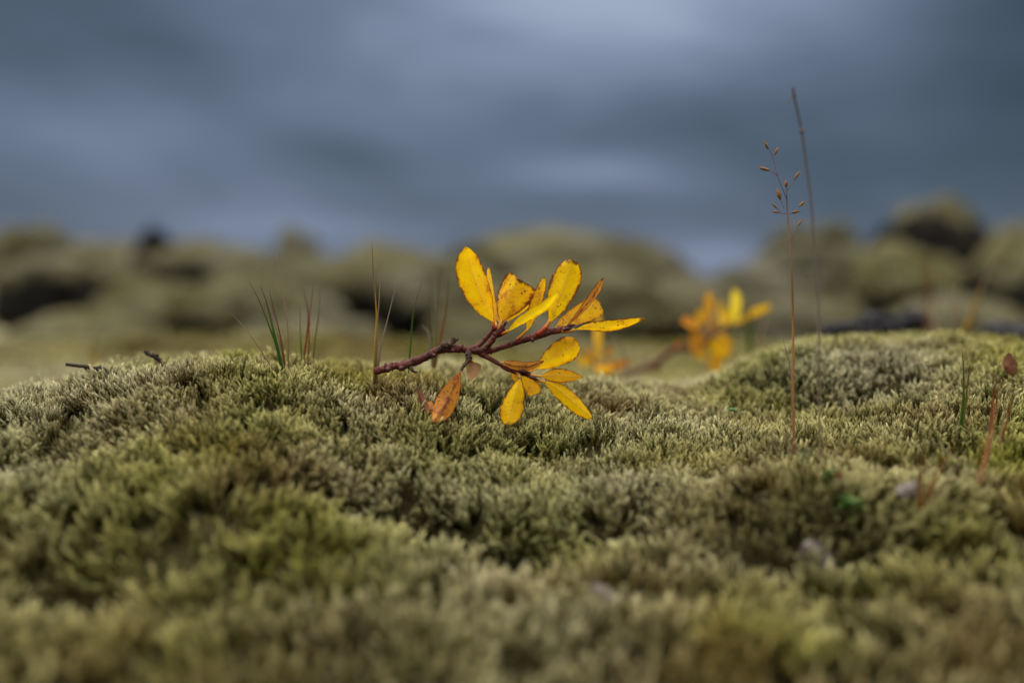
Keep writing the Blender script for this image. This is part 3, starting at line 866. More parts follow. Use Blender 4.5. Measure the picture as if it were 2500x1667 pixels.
for kx, ky, kr in ((312, 1052, 24), (212, 1062, 25), (700, 918, 14), (560, 955, 15), (1300, 838, 14)):
    twig_part('knot', tube_geo([at(*z1(kx - 12, ky - 12), TD - .002), at(*z1(kx, ky), TD - .003), at(*z1(kx + 10, ky + 10), TD - .003)], [kr * .6 * PPZ, kr * PPZ, kr * .4 * PPZ], 9, 10, .25, kx), M_BUD)
# broken stub with a hollow end, hanging dead spur, small splinter under the butt
twig_part('broken_stub', merge(br([(640, 905, 0), (660, 880, -.001), (690, 852, -.001), (712, 826, -.001), (716, 822, -.001)], [24, 26, 20, 21, 12], 24, 30., .35),
                               br([(690, 852, -.001), (720, 842, -.001), (742, 828, -.001)], [14, 11, 6], 8, 31., .3),
                               br([(600, 905, -.001), (640, 880, -.001), (675, 872, -.001)], [24, 31, 22], 14, 33., .4)), M_STUB)
twig_part('dead_spur', merge(br([(815, 920, -.001), (812, 950, -.003), (826, 975, -.004), (805, 1002, -.005), (775, 1040, -.006), (762, 1066, -.007)], [20, 23, 20, 15, 13, 8], 40, 34., .35),
                             ring(812, 940, -.003, 27, .2, .9, 36.), ring(822, 965, -.004, 27, .2, .9, 37.), ring(812, 990, -.004, 22, -.4, .9, 38.)), M_STUB)
twig_part('splinter', br([(375, 1035, -.001), (395, 1066, -.002), (415, 1076, -.002), (436, 1080, -.002)], [14, 13, 9, 4], 14, 35., .3), M_STUB)
for pts, rad in [([(1545, 742, 0), (1580, 728, -.001), (1625, 718, -.001)], [9, 15, 3]), ([(1530, 762, -.002), (1565, 752, -.003), (1598, 748, -.003)], [10, 15, 4]),
                 ([(1190, 1068, -.006), (1235, 1072, -.007), (1285, 1085, -.007)], [9, 14, 4]), ([(1270, 1112, -.007), (1310, 1126, -.008), (1346, 1136, -.008)], [8, 13, 4]),
                 ([(1075, 735, -.002), (1092, 712, -.002), (1104, 690, -.002)], [8, 12, 3])]:
    twig_part('bud', br(pts, rad, 12, 40.), M_BUD)

k = .32313
LV = lambda *a, **kw: leaf(twig, z1, *a, **kw)
PR, PO = M_PET_RED, M_PET_ORANGE
# upright leaves of the upper fork
LV([(1006, 705, .002), (940, 560, .001), (862, 370, 0), (822, 235, -.001), (800, 128, -.003)], TD, 118 * k, 102 * k, (1.0, .95), 14, .38, col=(.06, .24, .28, .05), serr=.03,
   pet=[(1022, 750, .002), (1004, 725, .002), (1004, 690, .002)], petmat=PR, petr=(.0016, .0011), label='tallest plain yellow leaf')
LV([(1022, 700, .006), (1000, 560, .010), (980, 420, .014), (968, 285, .018)], TD, 26 * k, 24 * k, (.6, .6), 20, .1, col=(.12, .05, .1, 0), pet=[(1030, 745, .003), (1022, 700, .006)], petmat=PO)
LV([(1060, 700, .006), (1028, 630, .010), (1030, 590, .012), (1050, 545, .014)], TD, 38 * k, 34 * k, (.6, .55), -10, .2, col=(.42, .1, .1, 0), mat=M_LEAF, pet=[(1066, 740, .002), (1060, 700, .006)], petmat=PO)
LV([(1064, 690, 0), (1086, 600, 0), (1128, 490, 0), (1168, 425, -.001), (1196, 375, -.002)], TD, 128 * k, 150 * k, (.80, .34), -22, .50, col=(.20, .62, .62, 0), serr=.03,
   pet=[(1044, 760, -.002), (1052, 720, -.001), (1064, 690, 0)], petmat=PO, petr=(.0014, .001), label='short rounded leaf with browned folded rim')
LV([(1092, 700, .005), (1150, 655, .006), (1230, 600, .008), (1312, 530, .010)], TD, 24 * k, 22 * k, (.6, .5), 0, .25, col=(.12, .1, .3, 0), pet=[(1070, 735, .002), (1092, 700, .005)], petmat=PO)
LV([(1108, 772, -.006), (1190, 708, -.014), (1290, 645, -.024), (1400, 575, -.036), (1500, 470, -.046)], TD, 36 * k, 34 * k, (.8, .6), 15, .2, col=(.0, .12, .15, .55),
   pet=[(1062, 790, -.002), (1085, 785, -.004), (1112, 768, -.006)], petmat=PR, petr=(.0015, .001), label='blurred leaf pointing at the viewer')
LV([(1262, 765, -.001), (1285, 690, -.002), (1330, 560, -.003), (1372, 440, -.003), (1392, 355, -.003)], TD, 46 * k, 42 * k, (.9, .9), 12, .35, col=(.24, .55, .55, 0),
   pet=[(1178, 832, .001), (1220, 800, 0), (1265, 755, -.001)], petmat=PO, petr=(.0011, .0009))
LV([(1428, 705, .002), (1470, 600, .001), (1520, 470, 0), (1568, 350, -.001), (1602, 228, -.002)], TD, 120 * k, 104 * k, (.90, .52), -12, .36, col=(.0, .42, .5, .30), serr=.05,
   pet=[(1342, 798, .001), (1380, 760, .001), (1412, 725, .002), (1432, 690, .002)], petmat=PR, petr=(.0019, .0013), label='large blunt bright yellow leaf')
LV([(1470, 742, .010), (1560, 690, .014), (1680, 628, .018), (1770, 585, .020), (1808, 560, .021)], TD, 86 * k, 90 * k, (.85, .38), 0, .1, col=(.40, .6, .2, 0), serr=.02,
   pet=[(1455, 765, .003), (1470, 742, .010)], petmat=PO, label='broad orange leaf with dull blotches')
LV([(1565, 722, -.001), (1640, 650, -.002), (1730, 545, -.003), (1795, 455, -.004), (1836, 364, -.005)], TD, 26 * k, 30 * k, (1.1, .75), 25, .7, col=(.85, .5, .7, 0), kmin=.25,
   pet=[(1530, 755, .001), (1565, 722, -.001)], petmat=PO, label='narrow curled rusty leaf')
LV([(1610, 760, 0), (1720, 738, -.001), (1860, 735, -.001), (2000, 715, -.002), (2160, 664, -.004)], TD, 48 * k, 42 * k, (1.3, 1.0), 14, .25, wave=.22, col=(.04, .55, .55, .05), twist=30,
   pet=[(1525, 772, .001), (1570, 770, 0), (1620, 757, 0)], petmat=PO, petr=(.0014, .0009), label='long level leaf reaching right')
# lower fork
LV([(1332, 1052, .004), (1410, 1000, .005), (1500, 945, .006), (1580, 895, .006), (1648, 852, .007)], TD, 98 * k, 98 * k, (.80, .42), 8, .22, col=(.14, .32, .30, .05), serr=.05,
   pet=[(1230, 1085, -.003), (1290, 1070, .001), (1335, 1050, .004)], petmat=PO, label='wide oval leaf with pale midrib')
LV([(1078, 1006, -.004), (1150, 1028, -.006), (1270, 1036, -.008), (1388, 994, -.009)], TD, 32 * k, 42 * k, (.5, .7), 20, .6, col=(.80, .45, .55, 0), wave=.15,
   pet=[(1050, 1012, -.002), (1078, 1006, -.004)], petmat=PO, label='curled rusty orange leaf')
LV([(1365, 1108, -.007), (1450, 1105, -.008), (1560, 1108, -.008), (1684, 1116, -.009)], TD, 54 * k, 54 * k, (.95, .95), 8, .2, col=(.34, .35, .45, 0),
   pet=[(1270, 1098, -.005), (1320, 1106, -.006), (1370, 1108, -.007)], petmat=PO, petr=(.0011, .0008))
LV([(1390, 1150, -.007), (1470, 1190, -.007), (1570, 1270, -.006), (1665, 1355, -.004), (1758, 1432, -.002)], TD, 62 * k, 60 * k, (.85, .75), -16, .34, col=(.0, .25, .30, .12), serr=.04,
   pet=[(1315, 1135, -.005), (1350, 1144, -.006), (1395, 1152, -.007)], petmat=PO, petr=(.0012, .0009), label='yellow leaf slanting down to the moss')
LV([(1204, 1120, -.007), (1180, 1210, -.009), (1150, 1320, -.010), (1128, 1400, -.011), (1120, 1480, -.012)], TD, 82 * k, 86 * k, (.85, .52), 12, .34, col=(.08, .36, .35, .10),
   pet=[(1178, 1078, -.004), (1200, 1098, -.006), (1206, 1122, -.007)], petmat=PO, petr=(.0012, .0009), label='yellow leaf hanging straight down')
LV([(1222, 1092, -.002), (1262, 1150, -.001), (1300, 1210, 0), (1316, 1252, 0)], TD, 62 * k, 54 * k, (.75, .36), 0, .2, col=(.40, .45, .25, 0), pet=[(1200, 1080, -.004), (1222, 1092, -.002)], petmat=PO)
LV([(1150, 1070, -.003), (1160, 1110, -.002), (1182, 1150, -.001)], TD, 20 * k, 22 * k, (.6, .6), 10, .3, col=(.55, .4, .4, 0), pet=[(1140, 1062, -.003), (1150, 1070, -.003)], petmat=PO)
# dead leaves under the butt
LV([(764, 1062, -.007), (722, 1160, -.010), (665, 1275, -.014), (610, 1370, -.020), (548, 1458, -.026)], TD, 80 * k, 72 * k, (1.15, .92), -10, .6, curl=-.25, twist=50, col=(.86, .75, .2, 0), serr=.01,
   pet=[(770, 1046, -.006), (764, 1062, -.007)], petmat=PO, label='hanging brownish orange leaf with dark blotched midrib')
LV([(858, 1000, -.004), (850, 1040, -.003), (836, 1090, -.002), (818, 1142, -.002)], TD, 58 * k, 56 * k, (.30, .75), 10, .25, mat=M_DRY_TAN, serr=.0,
   pet=[(822, 975, -.004), (840, 990, -.004), (858, 1000, -.004)], petmat=PO, label='small pale dry leaf scrap')

# loose dead leaves lying on the moss
o = leaf(None, z1, [(432, 1210, -.012), (455, 1275, -.013), (485, 1340, -.015), (508, 1392, -.017)], TD, 26 * k, 28 * k, (.45, .45), 20, .8, mat=M_DRY, name='fallen_leaf', serr=0)
tag(o, 'narrow rolled brown dead leaf beside the hanging orange leaf', 'leaf')
o = leaf(None, z1, [(520, 1295, -.010), (530, 1340, -.012), (540, 1385, -.014)], TD, 26 * k, 30 * k, (.45, .45), 0, .4, mat=M_DRY_ORANGE, name='fallen_leaf', serr=0)
tag(o, 'small orange leaf scrap between the rolled brown leaf and the hanging orange leaf', 'leaf')
o = leaf(None, z6, [(2245, 462, 0), (2235, 400, 0), (2225, 350, .001), (2215, 292, .002)], hit(*z6(2235, 440)) - .003, 15, 15, (.45, .6), 10, .7, mat=M_DRY, name='fallen_leaf', serr=.22, wave=.3)
tag(o, 'reddish brown dry leaf standing upright in the moss by the right edge', 'leaf')
o = leaf(None, z6, [(1425, 1290, -.02), (1480, 1260, -.02), (1530, 1240, -.02), (1562, 1215, -.02)], hit(*z6(1500, 1270)) - .003, 13, 17, (.4, .5), 0, .7, mat=M_DRY_PALE, name='fallen_leaf', serr=.22, wave=.3)
tag(o, 'grey dry leaf piece at the foot of the slanting orange grass blades', 'leaf')
o = leaf(None, zr, [(1340, 620, 0), (1390, 660, 0), (1430, 710, 0), (1440, 765, 0)], hit(*zr(1400, 690)) - .003, 28, 38, (.42, .5), 5, .7, mat=M_DRY_PALE, name='fallen_leaf', serr=.22, wave=.3)
tag(o, 'pale pinkish grey dry leaf in the near moss below the green sprouts', 'leaf')
o = leaf(None, zr, [(365, 800, 0), (420, 850, 0), (470, 900, 0), (510, 945, 0)], hit(*zr(440, 870)) - .003, 20, 24, (.5, .5), 5, .7, mat=M_DRY_PALE, name='fallen_leaf', serr=.22, wave=.3)
tag(o, 'long pale grey dry leaf sunk in the nearest moss at bottom centre', 'leaf')
o = leaf(None, zr, [(1485, 285, 0), (1500, 300, 0), (1512, 325, 0)], hit(*zr(1500, 305)) - .003, 9, 9, (.5, .5), 5, .7, mat=M_DRY, name='fallen_leaf', serr=.22, wave=.3)
tag(o, 'tiny reddish leaf scrap in the moss right of the tall stalks', 'leaf')


# ------------------------------------------------------------------ grass
def blade_geo(conv, d0, path, w0, lean=0.0, flat=.45, n=26):
    """a narrow blade: flattened tapering tube; path given from tip to base in zoom pixels, w0 = width in photo pixels"""
    pts = [at(*conv(x, y), d0 + (i / (len(path) - 1) - 1) * -lean) for i, (x, y) in enumerate(path[::-1])]
    hw = w0 * 1.08 / 2 * d0 / F; m = len(pts)
    # carry the foot down into the moss
    q = pts[0] + (pts[0] - pts[1]).normalized() * .006
    pts = [q] + pts
    rad = [hw] + [hw * (1 - .88 * (i / (m - 1)) ** 1.6) for i in range(m)]
    return tube_geo(pts, rad, n, 8, .05, path[0][0] * .1, flat)


def tuft(label, conv, d0, blades, name='grass_tuft', group='thin grass tufts growing out of the moss', cat='grass'):
    bx, by = blades[0][0][-1]
    fixed = d0
    d0 = d0 or hit(*conv(bx, by))
    root = empty(name, at(*conv(bx, by), d0)); tag(root, label, cat, group)
    for path, wd, mat, *ex in blades:
        db = fixed or min(max(hit(*conv(*path[-1])), d0 - .03), d0 + .03) - .008
        twig_part('blade', blade_geo(conv, db + (ex[1] if len(ex) > 1 else 0), path, wd, ex[0] if ex else 0), mat, root)
    return root


GR, OL, YE, RU, TA, GY = M_G_GREEN, M_G_OLIVE, M_G_YELLOW, M_G_RUST, M_G_TAN, M_G_GREY
tuft('grass tuft with two dark green blades and dry brown ones on the left crest', z8, .425, [
    ([(355, 435), (420, 600), (470, 800), (520, 1000), (550, 1140)], 6.5, GR), ([(262, 415), (350, 580), (430, 780), (500, 970), (540, 1140)], 5, GR),
    ([(90, 695), (230, 850), (340, 1000), (435, 1150)], 3.2, TA), ([(330, 270), (380, 410), (430, 590), (490, 770), (540, 950), (575, 1140)], 3.2, GY),
    ([(443, 465), (480, 640), (530, 830), (560, 980), (585, 1140)], 4.2, RU), ([(510, 150), (550, 400), (590, 640), (618, 860), (622, 1150)], 4, TA)])
tuft('blurred tuft of short rusty and olive grass just right of the green bladed tuft', z8, .452, [
    ([(765, 480), (805, 680), (800, 850), (770, 1080)], 4.5, RU), ([(860, 395), (832, 620), (812, 800), (815, 950), (805, 1090)], 3.6, RU),
    ([(918, 450), (905, 700), (875, 900), (850, 1100)], 4, OL), ([(730, 600), (732, 850), (742, 1060)], 3, GR), ([(715, 350), (770, 540), (800, 690)], 2, GY, 0, .004)])
tuft('tuft with one tall yellow blade standing beside the butt of the willow twig', z8, .424, [
    ([(1395, 20), (1408, 300), (1428, 550), (1440, 750), (1425, 1000), (1418, 1230)], 5, YE), ([(1450, 130), (1472, 300), (1462, 600), (1442, 850), (1445, 1220)], 3.8, TA),
    ([(1497, 390), (1470, 540), (1447, 760), (1432, 1000), (1438, 1230)], 4, OL), ([(1640, 330), (1592, 550), (1530, 800), (1482, 1000), (1452, 1220)], 4, GY), ([(1440, 700), (1432, 950), (1428, 1220)], 3.4, RU)])
tuft('single thin dark green grass blade rising behind the butt of the twig', z8, .440, [([(1862, 400), (1790, 640), (1765, 850), (1745, 1130)], 3.6, GR)])
tuft('blurred grass tuft behind the broken stub of the twig', z8, .480, [
    ([(2035, 245), (2010, 600), (1990, 950), (1970, 1200)], 5.5, OL), ([(1970, 330), (1985, 600), (1990, 800), (1975, 1180)], 4, GY), ([(2110, 360), (2082, 680), (2030, 950), (1980, 1200)], 6, RU),
    ([(1925, 500), (1942, 800), (1960, 1180)], 4, GR), ([(1860, 810), (1925, 900), (1945, 1080)], 6, GY)])
tuft('faint blurred amber blade left of the dark broken twigs', idp, .75, [([(229, 828), (227, 860), (228, 905)], 9, YE)])
tuft('pair of short dark green and brown blades below the reddish dry leaf at right', z6, None, [
    ([(1883, 248), (1896, 450), (1893, 620), (1880, 770)], 7, GR), ([(1948, 318), (1918, 560), (1895, 770)], 7, OL)])
tuft('broad slanting orange grass blades in the moss at lower right', z6, None, [
    ([(1865, 815), (1800, 980), (1740, 1100), (1680, 1220), (1630, 1340)], 9, RU), ([(1610, 930), (1600, 1100), (1585, 1340)], 8, RU), ([(1895, 1055), (1800, 1150), (1690, 1320)], 5, TA),
    ([(1750, 790), (1725, 960), (1718, 1060)], 6, OL), ([(1615, 1055), (1700, 1012), (1780, 1015), (1850, 1040)], 3, TA), ([(1905, 1062), (1830, 1020), (1770, 990)], 3, GY)])
tuft('red brown grass blades leaning up the slope near the right edge', z6, None, [
    ([(2175, 470), (2130, 660), (2080, 900), (2030, 1120)], 9, RU, -.03), ([(2158, 330), (2112, 560), (2092, 760)], 6, RU), ([(2012, 890), (1992, 1090)], 7, OL), ([(2210, 560), (2180, 760), (2150, 960)], 5, TA), ([(2260, 470), (2225, 680), (2170, 900)], 6, RU), ([(2055, 700), (2065, 880), (2040, 1080)], 4, GY), ([(2120, 800), (2090, 960), (2050, 1110)], 5, TA)])
tuft('blurred tan grass blades on the far side of the right hand mound', zb, .74, [
    ([(2050, 460), (2035, 560), (2030, 690)], 9, TA), ([(2190, 400), (2130, 560), (2085, 680)], 9, YE), ([(1895, 280), (1900, 450), (1905, 690)], 7, RU), ([(1950, 430), (1945, 680)], 8, TA), ([(2280, 260), (2180, 430), (2120, 640)], 6, TA)])
tuft('blurred short green blade right of the far yellow sprig', idp, .70, [([(1822, 740), (1828, 780), (1832, 855)], 12, GR), ([(1875, 760), (1862, 800), (1850, 855)], 7, TA)])
tuft('blurred pale arched grass blade between the twig and the far sprig', idp, .62, [([(1480, 805), (1505, 830), (1525, 870), (1530, 905)], 6, GY), ([(1578, 800), (1578, 890)], 4, TA)])
tuft('dry grey curved blade leaning on the amber stalk', z6, .432, [([(597, 172), (640, 280), (670, 420), (686, 620), (690, 900)], 5.5, GY)], group='thin grass tufts growing out of the moss')


def spikelet(root, x, y, dx, dy, ln, wd, d0):
    a = at(*z5(x - dx * ln / 2, y - dy * ln / 2), d0); m_ = at(*z5(x, y), d0); c = at(*z5(x + dx * ln / 2, y + dy * ln / 2), d0)
    h = .31873 * d0 / F
    g1 = tube_geo([a, m_, c], [wd * .25 * h, wd * .5 * h, wd * .06 * h], 10, 7, .15, x)
    g2 = tube_geo([a, m_ + Vector((wd * .2 * h, 0, 0)), c + Vector((wd * .35 * h, 0, -ln * .12 * h))], [wd * .2 * h, wd * .3 * h, wd * .05 * h], 8, 6, .15, y)
    return twig_part('spikelet', merge(g1, g2), M_SPIKE, root)


PD = .418
SD1 = hit(*z6(695, 1045)); SD2 = hit(*z6(879, 1060))
p0 = at(*z6(695, 1045), SD1)
st = empty('grass_stalk', p0); tag(st, 'tall amber grass stalk topped by an open panicle of small brown spikelets', 'grass stalk')
sp_ = [at(*z6(x, y), SD1 + (PD - SD1) * f) for x, y, f in [(695, 1075, 0), (692, 960, .08), (689, 800, .2), (684, 560, .38), (686, 300, .58), (685, 60, .74)]] + \
      [at(*z5(x, y), SD1 + (PD - SD1) * f) for x, y, f in [(480, 1540, .80), (466, 1280, .9), (446, 1060, 1), (442, 940, 1), (437, 850, 1)]]
pr_ = [.00066, .0006, .00055, .0005, .00047, .0005, .00048, .00044, .00035, .00026, .0002]
panic = [([(443, 965), (400, 860), (368, 775), (345, 680), (318, 600), (275, 525)], 5.5), ([(338, 655), (358, 600)], 4), ([(368, 778), (318, 745), (270, 730)], 5), ([(440, 900), (470, 860), (520, 780)], 5),
         ([(420, 1030), (402, 985), (382, 925)], 4), ([(446, 1075), (400, 1070), (355, 1060)], 5), ([(400, 1070), (370, 1030), (340, 1005)], 4), ([(446, 1075), (480, 1072), (512, 1060)], 5),
         ([(480, 1070), (530, 1030), (575, 985)], 4), ([(470, 1300), (505, 1210), (540, 1145)], 4.5)]
geos = [tube_geo(sp_, pr_, 70, 8, .06, 3.)]
for pts, wd in panic:
    geos.append(tube_geo([at(*z5(x, y), PD) for x, y in pts], [wd * .45 * .31873 * PD / F] * len(pts), 12, 6))
twig_part('stem', merge(*geos), M_STALK, st)
for x, y, dx, dy, ln, wd in [(282, 545, -.45, -.9, 80, 26), (362, 592, .35, -.9, 70, 26), (268, 730, -.97, -.25, 92, 34), (520, 778, .5, -.86, 88, 24), (437, 842, -.05, -1, 62, 32), (381, 922, -.25, -.97, 96, 38),
                             (347, 1012, -.7, -.7, 70, 20), (355, 1058, -1, -.1, 60, 22), (512, 1058, .97, -.2, 66, 26), (560, 995, .72, -.7, 72, 24), (541, 1143, .5, -.87, 62, 22)]:
    spikelet(st, x, y, dx, dy, ln * .9, wd * .8, PD)

p0 = at(*z6(879, 1060), SD2)
st2 = empty('grass_stalk', p0); tag(st2, 'tallest bare grey grass stalk, blunt tipped, leaning over beside the panicle', 'grass stalk')
s2 = [at(*z6(x, y), SD2 - (SD2 - .366) * f) for x, y, f in [(880, 1085, 0), (877, 900, .08), (872, 700, .16), (869, 300, .32), (868, 20, .44)]] + \
     [at(*z5(x, y), SD2 - (SD2 - .366) * f) for x, y, f in [(662, 1420, .50), (645, 1200, .58), (625, 950, .68), (592, 700, .78), (556, 440, .88), (500, 180, .98), (490, 108, 1.0)]]
twig_part('stem', tube_geo(s2, [.0004] * 5 + [.00042] * 3 + [.00046] * 4, 80, 8, .05, 5.), M_STALK_GREY, st2)
for x, y, dd in [(556, 440, SD2 - (SD2 - .366) * .88), (498, 172, .3665)]:
    twig_part('node', tube_geo([at(*z5(x + 5, y + 22), dd), at(*z5(x, y), dd), at(*z5(x - 5, y - 22), dd)], [.00045, .0009, .00045], 9, 8), M_STALK_GREY, st2)
twig_part('blade', tube_geo([at(*z5(500, 176), .3665), at(*z5(475, 195), .366), at(*z5(440, 235), .365)], [.0003, .0002, .0001], 8, 6), M_STALK_GREY, st2)


# ------------------------------------------------------------------ dead twigs, cinders, sprouts
def dead_twig(label, conv, d0, parts, name='dead_twig'):
    x, y = parts[0][0][0]
    root = None
    gg = []
    for pts, rad in parts:
        gg.append(tube_geo([at(*conv(a, c), d0) for a, c in pts], [r * d0 / F for r in rad], 26, 9, .25, pts[0][0] * .01))
    V, Fc, U = merge(*gg)
    o0 = at(*conv(x, y), d0)
    o = geo_obj(name, ([np.array(p) - np.array(o0) for p in V], Fc, U), M_TWIG_DARK); o.location = o0
    tag(o, label, 'twig')


dead_twig('dark dead twig sticking out level to the left of the mossy crest', idp, .44, [([(161, 889), (195, 893), (225, 898), (256, 904), (290, 916)], [4, 4.5, 5, 6, 5]), ([(206, 895), (210, 903)], [4, 2]), ([(240, 901), (246, 892)], [4, 2]), ([(228, 899), (234, 907)], [3, 1.5])])
dead_twig('short forked dark twig stub poking out of the mossy crest', idp, .45, [([(354, 858), (366, 867), (380, 872), (400, 890)], [5, 5, 6, 5]), ([(380, 872), (372, 863)], [4, 3]), ([(383, 874), (386, 866)], [3, 3])])
dead_twig('small dark upright stub on the crest of the right hand mound', z6, .66, [([(1118, 95), (1120, 140), (1122, 210)], [5, 5, 6])])


def cinder(label, px, py, wd, ht, d, seed):
    o0 = at(px, py + ht / 2, d)
    bm = bmesh.new(); bmesh.ops.create_icosphere(bm, subdivisions=4, radius=1)
    rx, rz_ = wd / 2 * d / F, ht / 2 * d / F
    for v in bm.verts:
        p = v.co.copy(); s = Vector((seed * 3.1, seed, 0))
        q = p * (1 + .35 * mnoise.noise(p * 1.5 + s) + .22 * mnoise.noise(p * 4 + s) + .10 * mnoise.noise(p * 10 + s))
        v.co = Vector((q.x * rx, q.y * rx * .8, q.z * rz_))
    me = bpy.data.meshes.new('cinder'); bm.to_mesh(me); bm.free()
    o = link('cinder', me, M_CINDER); o.location = at(px, py, d)
    tag(o, label, 'rock', 'dark cinders behind the right hand mound')


for i, (lab, px, py, wd, ht, d) in enumerate([
        ('black cinder lump just right of the dark upright stub', 2140, 796, 120, 70, .76), ('flat dark cinder at the right side of the stub, left of the cinder lump', 2050, 806, 90, 44, .74),
        ('small dark cinder between the cinder lump and the blurred tan grass', 2225, 784, 80, 54, .78), ('dark cinder lying at the right edge beyond the moss', 2455, 822, 130, 66, .72)]):
    cinder(lab, px, py, wd, ht, d, i + 2.3)


def sprout(label, px, py, d, size, mat, n=9, seed=1):
    r = random.Random(seed); d = hit(px, py); c = at(px, py, d) + Vector((0, 0, .009 if d < .37 else .0025)); size *= 1.35; root = empty('sprout', c); tag(root, label, 'small plant', 'tiny green plants in the moss')
    s = size * d / F
    twig_part('stem', tube_geo([c - Vector((0, 0, s * .9)), c - Vector((0, 0, s * .4)), c], [s * .08] * 3, 6, 6), mat, root)
    for i in range(n):
        a = i * 2.4 + r.uniform(-.3, .3); e = r.uniform(.1, 1.0)
        dv = Vector((math.cos(a) * math.cos(e), math.sin(a) * math.cos(e), math.sin(e))); L = s * r.uniform(.7, 1.1)
        side = dv.cross(Vector((0, 0, 1))).normalized(); up = side.cross(dv)
        V, Fc = [], []
        for q in range(7):
            f = q / 6; wdt = .22 * L * math.sin(math.pi * min(.98, f * .9 + .08)) ** .8
            p = dv * (L * f) - Vector((0, 0, 1)) * (L * .25 * f * f)
            V += [p - side * wdt + up * wdt * .4, p, p + side * wdt + up * wdt * .4]
            if q: o_ = q * 3; Fc += [(o_ - 3, o_ - 2, o_ + 1, o_), (o_ - 2, o_ - 1, o_ + 2, o_ + 1)]
        o = link('leaflet', mesh_np('leaflet', V, Fc), mat); o.parent = root


sprout('small bright green rosette in the sharp moss left of the amber stalk', 1790, 1022, .415, 20, M_SPROUT, seed=3)
sprout('small green sprout on the near side of the pale knoll', 2020, 1224, .345, 22, M_SPROUT, seed=4)
sprout('largest green sprout, beside the dark hollow and the pinkish dry leaf', 2080, 1302, .318, 34, M_SPROUT, 12, seed=5)
sprout('dull grey green sprout on top of the pale knoll', 1962, 1172, .352, 20, M_SPROUT_DULL, seed=6)

# ------------------------------------------------------------------ blurred willow sprigs beyond the twig
def sprig(label, conv, d0, stems, leaves):
    x, y = stems[0][0][0]
    root = empty('willow_sprig', at(*conv(x, y), d0)); tag(root, label, 'twig', 'blurred yellow willow sprigs behind the twig')
    gg = [tube_geo([at(*conv(a, c), d0 + e) for a, c, e in pts], [r * .2211 * d0 / F for r in rad], 30, 9, .2, pts[0][0] * .01) for pts, rad in [([(q[0], q[1], q[2] if len(q) > 2 else 0) for q in p_], r_) for p_, r_ in stems]]
    twig_part('stem', merge(*gg), M_BARK, root)
    for path, wd, col, roll, pet in leaves:
        leaf(root, conv, path, d0, wd * .2211, wd * .2211, (.7, .5), roll, .2, col=col, nu=24, nv=9, pet=[pet, path[0]], petmat=M_PET_ORANGE)
    return root


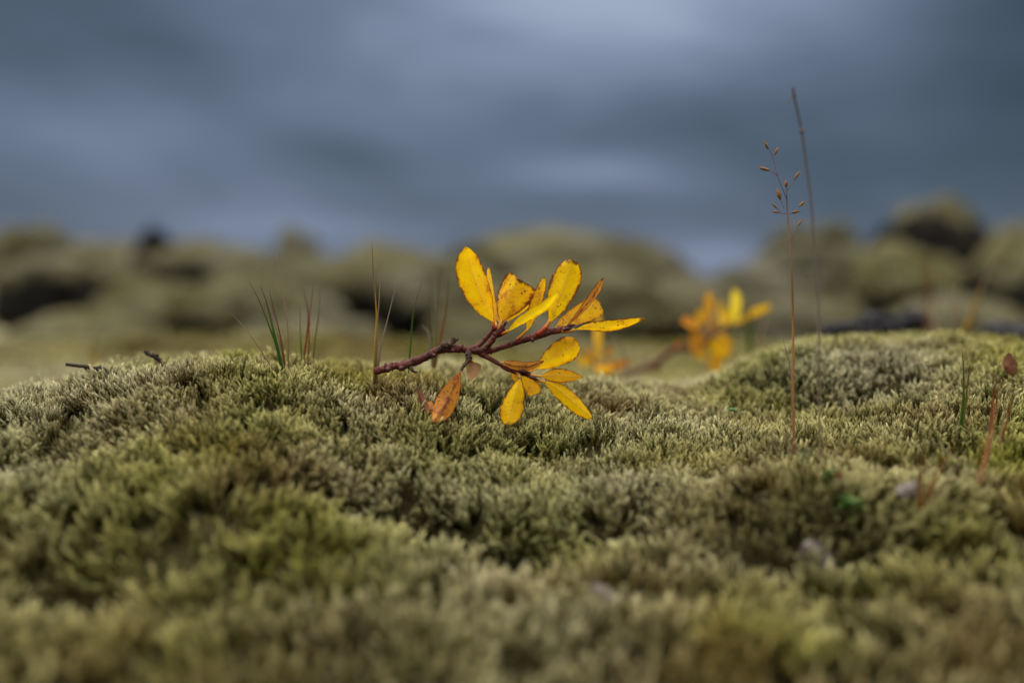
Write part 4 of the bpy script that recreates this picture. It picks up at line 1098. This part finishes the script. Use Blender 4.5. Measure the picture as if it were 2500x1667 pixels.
sprig('blurred willow sprig with yellow and orange leaves on a bent dark stem at the right', z4, .70,
      [([(500, 1215), (700, 1110), (880, 1045), (1050, 910), (1180, 860), (1310, 880)], [26, 30, 34, 32, 36, 26]), ([(1280, 880), (1420, 840), (1500, 740), (1580, 670), (1740, 615)], [26, 26, 24, 22, 16]),
       ([(1320, 880), (1360, 760), (1420, 640), (1480, 570)], [18, 16, 14, 12]), ([(860, 1050), (900, 1075), (960, 1080)], [40, 36, 10])],
      [([(1475, 570, 0), (1490, 420, 0), (1500, 230, 0)], 53, (0.50, .1, .2, 0), 10, (1480, 600, 0)), ([(1380, 650, 0), (1300, 585, -.01), (1200, 530, -.02)], 56, (0.80, .1, .1, 0), 0, (1410, 660, 0)),
       ([(1765, 600, 0), (1795, 400, .01), (1785, 200, .02)], 61, (0.00, .1, .1, .9), 5, (1745, 620, 0)), ([(1800, 590, 0), (1950, 490, 0), (2080, 430, 0), (2180, 385, 0)], 49, (0.25, .2, .2, .2), 0, (1745, 615, 0)),
       ([(1350, 640, -.01), (1345, 790, -.01), (1370, 930, -.01)], 72, (0.70, .2, .1, 0), 0, (1400, 660, 0)), ([(1540, 740, 0), (1600, 860, 0), (1720, 950, 0)], 103, (0.30, .2, .2, .1), 0, (1500, 740, 0)),
       ([(1330, 890, 0), (1400, 930, 0), (1480, 950, 0)], 51, (0.45, .1, .1, 0), 0, (1310, 880, 0)), ([(1530, 940, .02), (1570, 1050, .02), (1600, 1150, .02)], 77, (0.55, .2, .2, 0), 0, (1480, 800, 0)),
       ([(1640, 620, .02), (1625, 460, .03), (1605, 330, .03)], 34, (0.35, .1, .1, .3), 10, (1620, 650, 0)), ([(1500, 700, 0), (1530, 600, 0), (1580, 520, 0)], 30, (0.70, .1, .1, 0), 0, (1490, 740, 0)),
       ([(1400, 700, .01), (1440, 780, .01), (1470, 860, .01)], 46, (.55, .2, .2, 0), 10, (1400, 660, 0)), ([(1600, 690, -.01), (1680, 760, -.01), (1740, 860, -.01)], 44, (.45, .3, .2, 0), 0, (1560, 680, 0)),
       ([(1440, 640, .01), (1400, 540, .01), (1380, 430, .01)], 40, (.40, .2, .2, .1), 15, (1440, 660, 0)), ([(1660, 640, 0), (1700, 520, 0), (1710, 420, 0)], 40, (.30, .2, .2, .3), 10, (1640, 650, 0)),
       ([(1120, 850, 0), (1150, 810, 0), (1190, 790, 0)], 25, (0.65, .1, .1, 0), 0, (1120, 870, 0))])
sprig('blurred low willow sprig with one upright yellow leaf, between the twig and the right sprig', z4, .66,
      [([(420, 1180), (320, 1120), (240, 1050), (225, 985)], [24, 26, 26, 16])],
      [([(262, 1010, 0), (270, 820, 0), (275, 640, .005), (272, 470, .01)], 51, (0.32, .2, .2, .1), 12, (235, 1030, 0)), ([(210, 1030, 0), (120, 1010, 0), (40, 950, 0)], 48, (0.32, .2, .2, .2), 0, (230, 1030, 0)),
       ([(300, 1060, -.01), (460, 1055, -.02), (640, 995, -.03)], 48, (0.80, .1, .1, 0), 0, (250, 1050, 0)), ([(230, 1060, -.01), (320, 1100, -.02), (440, 1085, -.03)], 48, (0.30, .1, .1, 0), 0, (240, 1050, 0)),
       ([(220, 1020, 0), (170, 930, 0), (150, 850, 0)], 34, (0.65, .1, .1, 0), 0, (230, 1030, 0)), ([(330, 980, .01), (390, 900, .01), (430, 840, .01)], 34, (0.75, .1, .1, 0), 0, (245, 1020, 0))])
